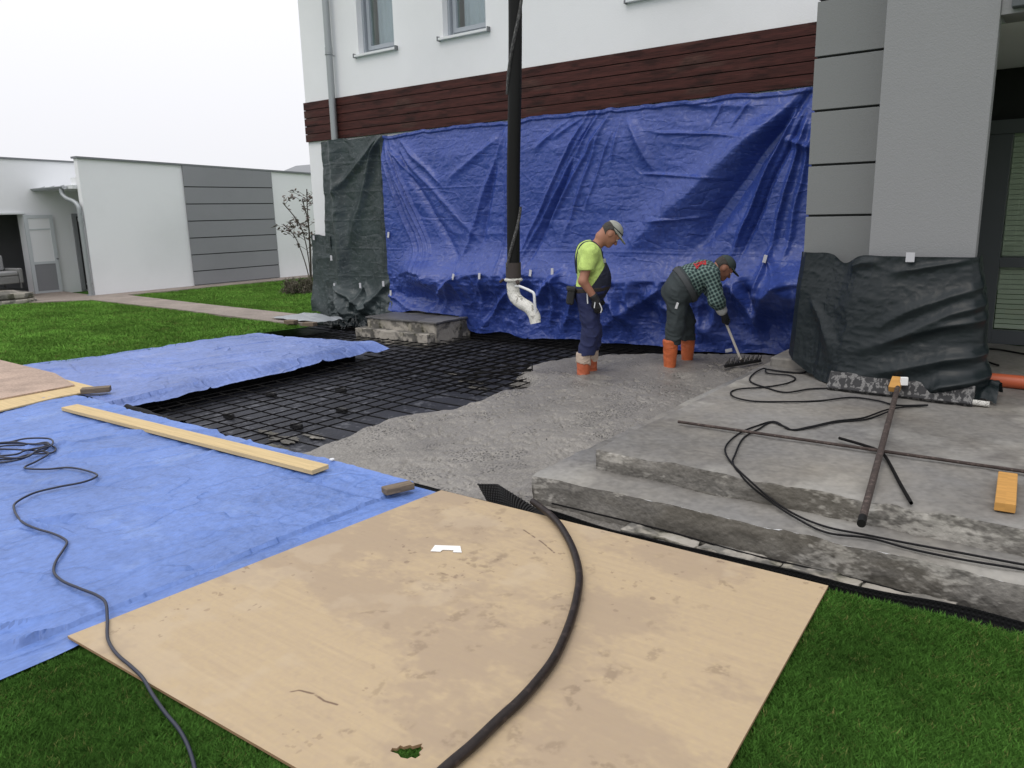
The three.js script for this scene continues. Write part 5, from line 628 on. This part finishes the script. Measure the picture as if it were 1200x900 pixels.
// ---- the standing worker
{
  const p = thing('person', 'standing worker in a yellow-green t-shirt, navy bib overalls and cap, looking down', 'person', [-4.435, -0.04, -7.15], 0.665); p.scale.setScalar(1.035);
  const hd = headField([0.265, 1.44, 0], [Math.cos(-0.84), Math.sin(-0.84)]);
  const torso = uni([ell([0.045, 1.17, 0], [0.125, 0.19, 0.178]), ell([0.10, 0.985, 0], [0.145, 0.165, 0.162]), ell([0.03, 0.85, 0], [0.125, 0.12, 0.16]), cap([0.03, 1.275, -0.13], [0.03, 1.275, 0.13], 0.07, 0.07)], 0.09);
  const neck = cap([0.10, 1.31, 0], [0.215, 1.43, 0], 0.062, 0.055);
  const shR = [0.03, 1.26, 0.185], elR = [-0.045, 0.99, 0.235], wrR = [0.085, 0.80, 0.225], shL = [0.04, 1.26, -0.185], elL = [0.0, 0.99, -0.24], wrL = [0.15, 0.83, -0.2];
  const armU = [cap(shR, elR, 0.056, 0.046), cap(shL, elL, 0.056, 0.046)], armF = [cap(elR, wrR, 0.047, 0.031), cap(elL, wrL, 0.047, 0.031)];
  const hipR = [0.02, 0.81, 0.085], knR = [0.045, 0.44, 0.115], anR = [-0.03, 0.06, 0.12], hipL = [0.03, 0.81, -0.085], knL = [0.1, 0.44, -0.09], anL = [0.075, 0.06, -0.10];
  const leg = [cap(hipR, knR, 0.092, 0.064), cap(knR, anR, 0.062, 0.045), cap(hipL, knL, 0.092, 0.064), cap(knL, anL, 0.062, 0.045)], feet = [cap([anR[0], -0.03, anR[2]], [anR[0] + 0.15, -0.1, anR[2] + 0.02], 0.042, 0.036), cap([anL[0], -0.03, anL[2]], [anL[0] + 0.15, -0.1, anL[2] - 0.02], 0.042, 0.036)];
  const aR = [0.22, -0.97, 0.02], hR = handField(wrR, aR, [0.2, 0.05, -1], 0, 0.38, -1), hL = handField(wrL, [0.3, -0.95, 0.05], [0.1, 0, 1], 0, 0.4, 1);
  const body = uni([torso, neck, ...armU, ...armF, ...leg, ...feet, hd.head, off(hR, -0.004), off(hL, -0.004)], 0.02);
  part('body', join([surfaceNets(body, [-0.25, -0.16, -0.36], [0.46, 1.62, 0.36], 0.0085)]), skin, p);
  part('hair', surfaceNets(hd.hair, ...box6(hd.c, 0.16), 0.006), hairM, p); const cp = part('cap', noUV(surfaceNets(hd.cap, ...box6([hd.c[0] + 0.06, hd.c[1] + 0.02, 0], 0.19), 0.005)), mat([0.38, 0.385, 0.34], 0.85, { map: T.cloth }), p);
  const band = surfaceNets((x, y, z) => { const d = hd.cap(x, y, z) - 0.0016, c = hd.c, X = (x - c[0]) * Math.cos(-0.84) + (y - c[1]) * Math.sin(-0.84), Y = -(x - c[0]) * Math.sin(-0.84) + (y - c[1]) * Math.cos(-0.84); return Math.max(d, Math.abs(Y - 0.066 - 0.1 * X) - 0.008, X - 0.098); }, ...box6([hd.c[0] + 0.03, hd.c[1] + 0.05, 0], 0.15), 0.005); part('band', band, mat([0.04, 0.045, 0.045], 0.8), cp); eyes(hd, p);
  const slv = uni([torso, cap(shR, [mix(shR[0], elR[0], 0.52), mix(shR[1], elR[1], 0.52), mix(shR[2], elR[2], 0.52)], 0.066, 0.072), cap(shL, [mix(shL[0], elL[0], 0.52), mix(shL[1], elL[1], 0.52), mix(shL[2], elL[2], 0.52)], 0.066, 0.072)], 0.045);
  part('t_shirt', noUV(surfaceNets(folds(both(off(slv, 0.013), (x, y, z) => Math.max(0.86 - y, (x - 0.11) * 0.7 + (y - 1.335) * 0.72, Math.abs(z) > 0.2 && y < 1.1 ? 1.105 - y : -1)), 0.006, 9, 2), [-0.2, 0.84, -0.36], [0.34, 1.42, 0.36], 0.0095)), mat([0.56, 0.74, 0.2], 0.85, { map: T.cloth }), p);
  part('collar', noUV(new THREE.TorusGeometry(0.066, 0.014, 8, 24).rotateX(Math.PI / 2).rotateZ(-0.6).translate(0.105, 1.325, 0)), mat([0.72, 0.85, 0.4], 0.85), p);
  const legCl = uni([cap(hipR, knR, 0.108, 0.085), cap(knR, [-0.025, 0.13, 0.12], 0.085, 0.088), cap(hipL, knL, 0.108, 0.085), cap(knL, [0.078, 0.13, -0.10], 0.085, 0.086)], 0.04);
  const pants = uni([legCl, both(off(torso, 0.022), (x, y) => y - 0.97)], 0.03); part('trousers', noUV(surfaceNets(folds(both(pants, (x, y) => Math.max(0.22 - y, y - 0.925)), 0.016, 6, 7), [-0.2, 0.14, -0.3], [0.34, 1.0, 0.3], 0.0095)), mat([0.015, 0.022, 0.085], 0.8, { map: T.cloth }), p);
  const bib = both(off(torso, 0.027), (x, y, z) => Math.max((y - 0.905 - 1.35 * (x - 0.03)) * 0.6, y - 1.19, 0.80 - y)); part('bib', noUV(surfaceNets(folds(bib, 0.006, 7, 4), [-0.2, 0.78, -0.3], [0.36, 1.2, 0.3], 0.009)), mat([0.014, 0.017, 0.036], 0.8, { map: T.cloth }), p, 'dark navy bib');
  const onto = (pts, r, o) => pts.map((q) => { let [x, y, z] = q; for (let i = 0; i < 8; i++) { const d = slv(x, y, z) - o * 0.85, e = 0.004, g = V(slv(x + e, y, z) - slv(x - e, y, z), slv(x, y + e, z) - slv(x, y - e, z), slv(x, y, z + e) - slv(x, y, z - e)).normalize(); x -= g.x * d; y -= g.y * d; z -= g.z * d; } return [x, y, z]; });
  for (const s of [1, -1]) { part('strap', tube(onto([[0.2, 1.15, s * 0.08], [0.19, 1.22, s * 0.085], [0.15, 1.29, s * 0.095], [0.06, 1.36, s * 0.10], [-0.04, 1.33, s * 0.09], [-0.1, 1.2, s * 0.06], [-0.12, 1.05, s * 0.04]], 0, 0.017), 0.011, 50, 6), mat([0.014, 0.02, 0.045], 0.8), p); part('buckle', new RoundedBoxGeometry(0.03, 0.045, 0.03, 2, 0.006).translate(...onto([[0.2, 1.18, s * 0.082]], 0, 0.026)[0]), M.zinc, p); }
  for (const [w, f, l] of [[wrR, hR, 1], [wrL, hL, -1]]) { const e = l > 0 ? elR : elL; const g = uni([off(f, 0.004), cap([mix(w[0], e[0], 0.16), mix(w[1], e[1], 0.16), mix(w[2], e[2], 0.16)], w, 0.042, 0.036)], 0.012); const o = part('glove', surfaceNets(g, ...box6([w[0] + 0.02, w[1] - 0.08, w[2]], 0.17), 0.0055), mat([0.016, 0.016, 0.018], 0.7), p); if (l > 0) part('glove_stripe', join([tube([[w[0] + 0.03, w[1] - 0.03, w[2] + 0.04], [w[0] + 0.055, w[1] - 0.09, w[2] + 0.037], [w[0] + 0.045, w[1] - 0.13, w[2] + 0.03]], 0.006, 12, 6), tube([[w[0] - 0.012, w[1] - 0.02, w[2] + 0.035], [w[0] - 0.02, w[1] - 0.08, w[2] + 0.033]], 0.006, 10, 6)]), M.white, o); }
  part('belt', noUV(surfaceNets(both(off(torso, 0.032), (x, y) => Math.abs(y - 0.885 - 0.08 * x) - 0.022), [-0.2, 0.83, -0.3], [0.34, 0.96, 0.3], 0.009)), mat([0.03, 0.022, 0.018], 0.7), p);
  const po = part('tool_pouch', triUV(new RoundedBoxGeometry(0.075, 0.17, 0.13, 3, 0.02).rotateZ(-0.15).translate(-0.155, 0.825, 0.07)), mat([0.012, 0.012, 0.013], 0.6), p); part('flap', triUV(new RoundedBoxGeometry(0.09, 0.05, 0.14, 3, 0.018).rotateZ(-0.15).translate(-0.15, 0.90, 0.07)), mat([0.016, 0.016, 0.016], 0.6), po);
  for (const x of [0.0, 0.05]) part('tool', bar([x, 0.87, 0.2], [x + 0.005, 0.76, 0.205], 0.007, 8), M.white, p);
  for (const [a, f, s] of [[anR, feet[0], 1], [anL, feet[1], -1]]) { const bt = uni([cap([a[0], 0.22, a[2]], [a[0] - 0.005, 0.02, a[2]], 0.068, 0.066), cap([a[0], -0.05, a[2]], [a[0] + 0.16, -0.12, a[2] + s * 0.02], 0.062, 0.05)], 0.04), o = part('boot', noUV(surfaceNets(folds(both(bt, (x, y) => Math.max(y - 0.235, -0.16 - y)), 0.006, 12, 3), [a[0] - 0.1, -0.19, a[2] - 0.13], [a[0] + 0.26, 0.26, a[2] + 0.13], 0.008)), mat([0.52, 0.13, 0.055], 0.5, { map: T.cloth }), p); part('cement_crust', noUV(surfaceNets(folds(both(off(bt, 0.008), (x, y, z) => Math.max(y - 0.242, 0.135 + 0.03 * vn3(x * 20, 1, z * 20) - y)), 0.008, 16, 5), [a[0] - 0.1, 0.05, a[2] - 0.1], [a[0] + 0.12, 0.265, a[2] + 0.1], 0.008)), mat([0.5, 0.4, 0.32], 0.9), o, 'beige dried cement on the boot top'); }
}
// ---- the bent worker with the rake
{
  const pos = [-3.755, -0.035, -8.02], turn = 0.62, S = 1.035;
  const p = thing('person', 'worker in a green plaid shirt and orange rubber boots bending over a rake', 'person', pos, turn); p.scale.setScalar(S);
  const toL = (w) => { const d = V(w[0] - pos[0], w[1] - pos[1], w[2] - pos[2]).applyAxisAngle(V(0, 1, 0), -turn).divideScalar(S); return d.toArray(); };
  const rk = toL([-3.085, 0.0, -8.26]);                             // where the rake head meets the concrete
  const top = [0.36, 0.80, 0.02], along = (t) => [0, 1, 2].map((k) => mix(top[k], rk[k], t)), hdir = V(rk[0] - top[0], rk[1] - top[1], rk[2] - top[2]).normalize();
  const hd = headField([0.47, 1.045, 0.0], [Math.cos(-0.75), Math.sin(-0.75)]);
  const torso = uni([cap([-0.02, 0.80, 0], [0.08, 0.92, 0], 0.135, 0.125, 0.82), cap([0.08, 0.92, 0], [0.235, 0.985, 0], 0.13, 0.135, 0.74), cap([0.30, 1.01, -0.13], [0.30, 1.0, 0.13], 0.075, 0.075), ell([0.12, 0.86, 0], [0.13, 0.12, 0.15], 0.6)], 0.08);
  const neck = cap([0.34, 1.02, 0], [0.435, 1.045, 0], 0.066, 0.058);
  const shR = [0.31, 0.985, 0.185], elR = [0.35, 0.735, 0.22], gR = along(0.40), gL = along(0.12), shL = [0.31, 1.0, -0.185], elL = [0.40, 0.80, -0.25];
  const wR = [gR[0] - 0.02, gR[1] + 0.055, gR[2] + 0.075], wL = [gL[0] - 0.0, gL[1] + 0.02, gL[2] - 0.095];
  const armU = [cap(shR, elR, 0.055, 0.046), cap(shL, elL, 0.055, 0.046)], armF = [cap(elR, wR, 0.046, 0.031), cap(elL, wL, 0.046, 0.031)];
  const hipR = [-0.03, 0.79, 0.085], knR = [-0.05, 0.44, 0.12], anR = [-0.105, 0.05, 0.14], hipL = [-0.02, 0.79, -0.085], knL = [0.125, 0.45, -0.205], anL = [0.155, 0.05, -0.24];
  const leg = [cap(hipR, knR, 0.096, 0.066), cap(knR, anR, 0.063, 0.045), cap(hipL, knL, 0.096, 0.066), cap(knL, anL, 0.063, 0.045)], feet = [cap([anR[0], -0.03, anR[2]], [anR[0] + 0.15, -0.1, anR[2] + 0.03], 0.042, 0.036), cap([anL[0], -0.03, anL[2]], [anL[0] + 0.15, -0.1, anL[2]], 0.042, 0.036)];
  const aR = [0.1, -0.45, -0.85], hR = handField(wR, aR, [0.95, -0.2, 0.1], 0, 0.85, 1), hL = handField(wL, [0.05, -0.2, 0.95], [0.95, -0.2, 0], 0, 0.85, -1);
  const body = uni([torso, neck, ...armU, ...armF, ...leg, ...feet, hd.head, off(hR, -0.004), off(hL, -0.004)], 0.02);
  part('body', surfaceNets(body, [-0.26, -0.16, -0.38], [0.68, 1.22, 0.36], 0.0085), skin, p); part('hair', surfaceNets(hd.hair, ...box6(hd.c, 0.16), 0.006), hairM, p); part('cap', noUV(surfaceNets(hd.cap, ...box6([hd.c[0] + 0.06, hd.c[1] + 0.02, 0], 0.19), 0.005)), mat([0.055, 0.075, 0.07], 0.85, { map: T.cloth }), p); eyes(hd, p);
  const tl = (a, b, t) => [0, 1, 2].map((k) => mix(a[k], b[k], t));
  const slv = uni([torso, cap(shR, elR, 0.068, 0.066), cap(elR, tl(elR, wR, 0.25), 0.066, 0.06), cap(shL, elL, 0.068, 0.066), cap(elL, tl(elL, wL, 0.35), 0.066, 0.06)], 0.04);
  const sh = both(off(slv, 0.014), (x, y, z) => Math.max((0.075 - x) * 0.75 + (0.92 - y) * 0.45 - 0.5 * Math.max(0, x - 0.28), x - 0.385 - (y < 0.92 ? 1 : 0)));
  const pg = triUV(surfaceNets(folds(sh, 0.009, 7, 5), [0.0, 0.55, -0.38], [0.52, 1.16, 0.36], 0.0095)), uv = pg.attributes.uv; for (let i = 0; i < uv.count; i++) { const a = uv.getX(i), b = uv.getY(i); uv.setXY(i, a * 0.9 + b * 0.43, -a * 0.43 + b * 0.9); } part('plaid_shirt', pg, mat([1, 1, 1], 0.88, { map: T.plaid }), p);
  const hit = (x, z) => { let y = 1.3; for (let i = 0; i < 60; i++) { const d = sh(x, y, z); if (d < 0.003) break; y -= d * 0.7; } return y + 0.001; }, stroke = (pts) => { const o = []; for (let i = 0; i + 1 < pts.length; i++) for (let k = 0; k <= 6; k++) { const x = mix(pts[i][0], pts[i + 1][0], k / 6), z = mix(pts[i][1], pts[i + 1][1], k / 6); o.push([x, hit(x, z), z]); } return tube(o, 0.009, 50, 5); };
  part('red_emblem', join([stroke([[0.14, 0.07], [0.155, 0.16], [0.20, 0.11], [0.24, 0.17], [0.255, 0.07]]), stroke([[0.16, 0.13], [0.25, 0.14]]), stroke([[0.145, 0.09], [0.25, 0.10]])]), mat([0.45, 0.03, 0.035], 0.8), p, 'red print on the back of the shirt');
  const legCl = uni([cap(hipR, knR, 0.118, 0.092), cap(knR, [-0.1, 0.15, 0.14], 0.09, 0.09), cap(hipL, knL, 0.116, 0.09), cap(knL, [0.145, 0.15, -0.23], 0.088, 0.09)], 0.045);
  const pants = uni([legCl, both(off(torso, 0.024), (x, y) => (x - 0.085) * 0.75 + (y - 0.925) * 0.45)], 0.04); part('trousers', noUV(surfaceNets(folds(both(pants, (x, y) => Math.max(0.25 - y, (x - 0.085) * 0.75 + (y - 0.925) * 0.45)), 0.016, 6, 11), [-0.28, 0.17, -0.38], [0.32, 1.14, 0.34], 0.0095)), mat([0.035, 0.047, 0.05], 0.8, { map: T.cloth }), p);
  part('waistband', noUV(surfaceNets(both(off(torso, 0.041), (x, y) => Math.abs((x - 0.04) * 0.75 + (y - 0.91) * 0.45) - 0.026), [-0.25, 0.6, -0.3], [0.35, 1.16, 0.3], 0.009)), mat([0.06, 0.066, 0.07], 0.85), p, 'grey waistband'); part('pocket_tool', new RoundedBoxGeometry(0.025, 0.07, 0.012, 2, 0.004).rotateZ(-0.3).translate(-0.055, 0.68, 0.205), M.white, p);
  for (const [w, e, f] of [[wR, elR, hR], [wL, elL, hL]]) { const g = uni([off(f, 0.004), cap(tl(w, e, 0.42), w, 0.05, 0.036)], 0.012), c = tl(w, e, 0.1); const o = part('glove', surfaceNets(g, ...box6(c, 0.2), 0.006), mat([0.016, 0.018, 0.022], 0.7), p); part('cuff', surfaceNets(both(cap(tl(w, e, 0.46), tl(w, e, 0.36), 0.058, 0.056), (x, y, z) => -1), ...box6(tl(w, e, 0.4), 0.1), 0.006), mat([0.45, 0.45, 0.44], 0.85), o); }
  for (const [a, s] of [[anR, 1], [anL, 0]]) { const bt = uni([cap([a[0] + 0.002, 0.29, a[2]], [a[0], 0.02, a[2]], 0.082, 0.062), cap([a[0], -0.05, a[2]], [a[0] + 0.16, -0.12, a[2] + s * 0.03], 0.058, 0.048)], 0.04); part('boot', noUV(surfaceNets(folds(both(bt, (x, y) => Math.max(y - 0.31, -0.16 - y)), 0.005, 12, 6), [a[0] - 0.1, -0.19, a[2] - 0.13], [a[0] + 0.26, 0.335, a[2] + 0.13], 0.008)), mat([0.62, 0.15, 0.05], 0.42, { map: T.cloth }), p); }
  // the rake he holds: a thing of its own
  p.updateMatrixWorld(true); const W = (q) => p.localToWorld(V(...q)).toArray();
  const rake = thing('concrete_rake', 'concrete rake with pale handle held by the bent worker', 'rake', [0, 0, 0]); part('handle', bar(W(along(-0.08)), W(along(0.97)), 0.014, 12), mat([0.5, 0.47, 0.42], 0.6), rake);
  const c = W(rk), d = V(-2.97 - -3.19, 0, -8.52 - -8.0).normalize(), L = 0.27, h2 = (t) => [c[0] + d.x * t, 0.012, c[2] + d.z * t]; const hb = part('rake_head', bar(h2(-L), h2(L), 0.018, 10), M.plasticBlack, rake); for (let i = 0; i <= 22; i++) { const q = h2(mix(-L, L, i / 22)); part('tooth', bar([q[0], q[1], q[2]], [q[0] + 0.02, q[1] + 0.05 + 0.02 * ((i * 7) % 3), q[2] + 0.01], 0.008, 5, 0.003), M.plasticBlack, hb); } part('socket', bar(W(along(0.93)), [c[0], 0.02, c[2]], 0.018, 10, 0.014), M.rust, rake);
}
// ----------------------------------------------------------------
scene.traverse((o) => { if (o.isMesh) { o.castShadow = true; o.receiveShadow = true; } });
renderer.render(scene, camera);
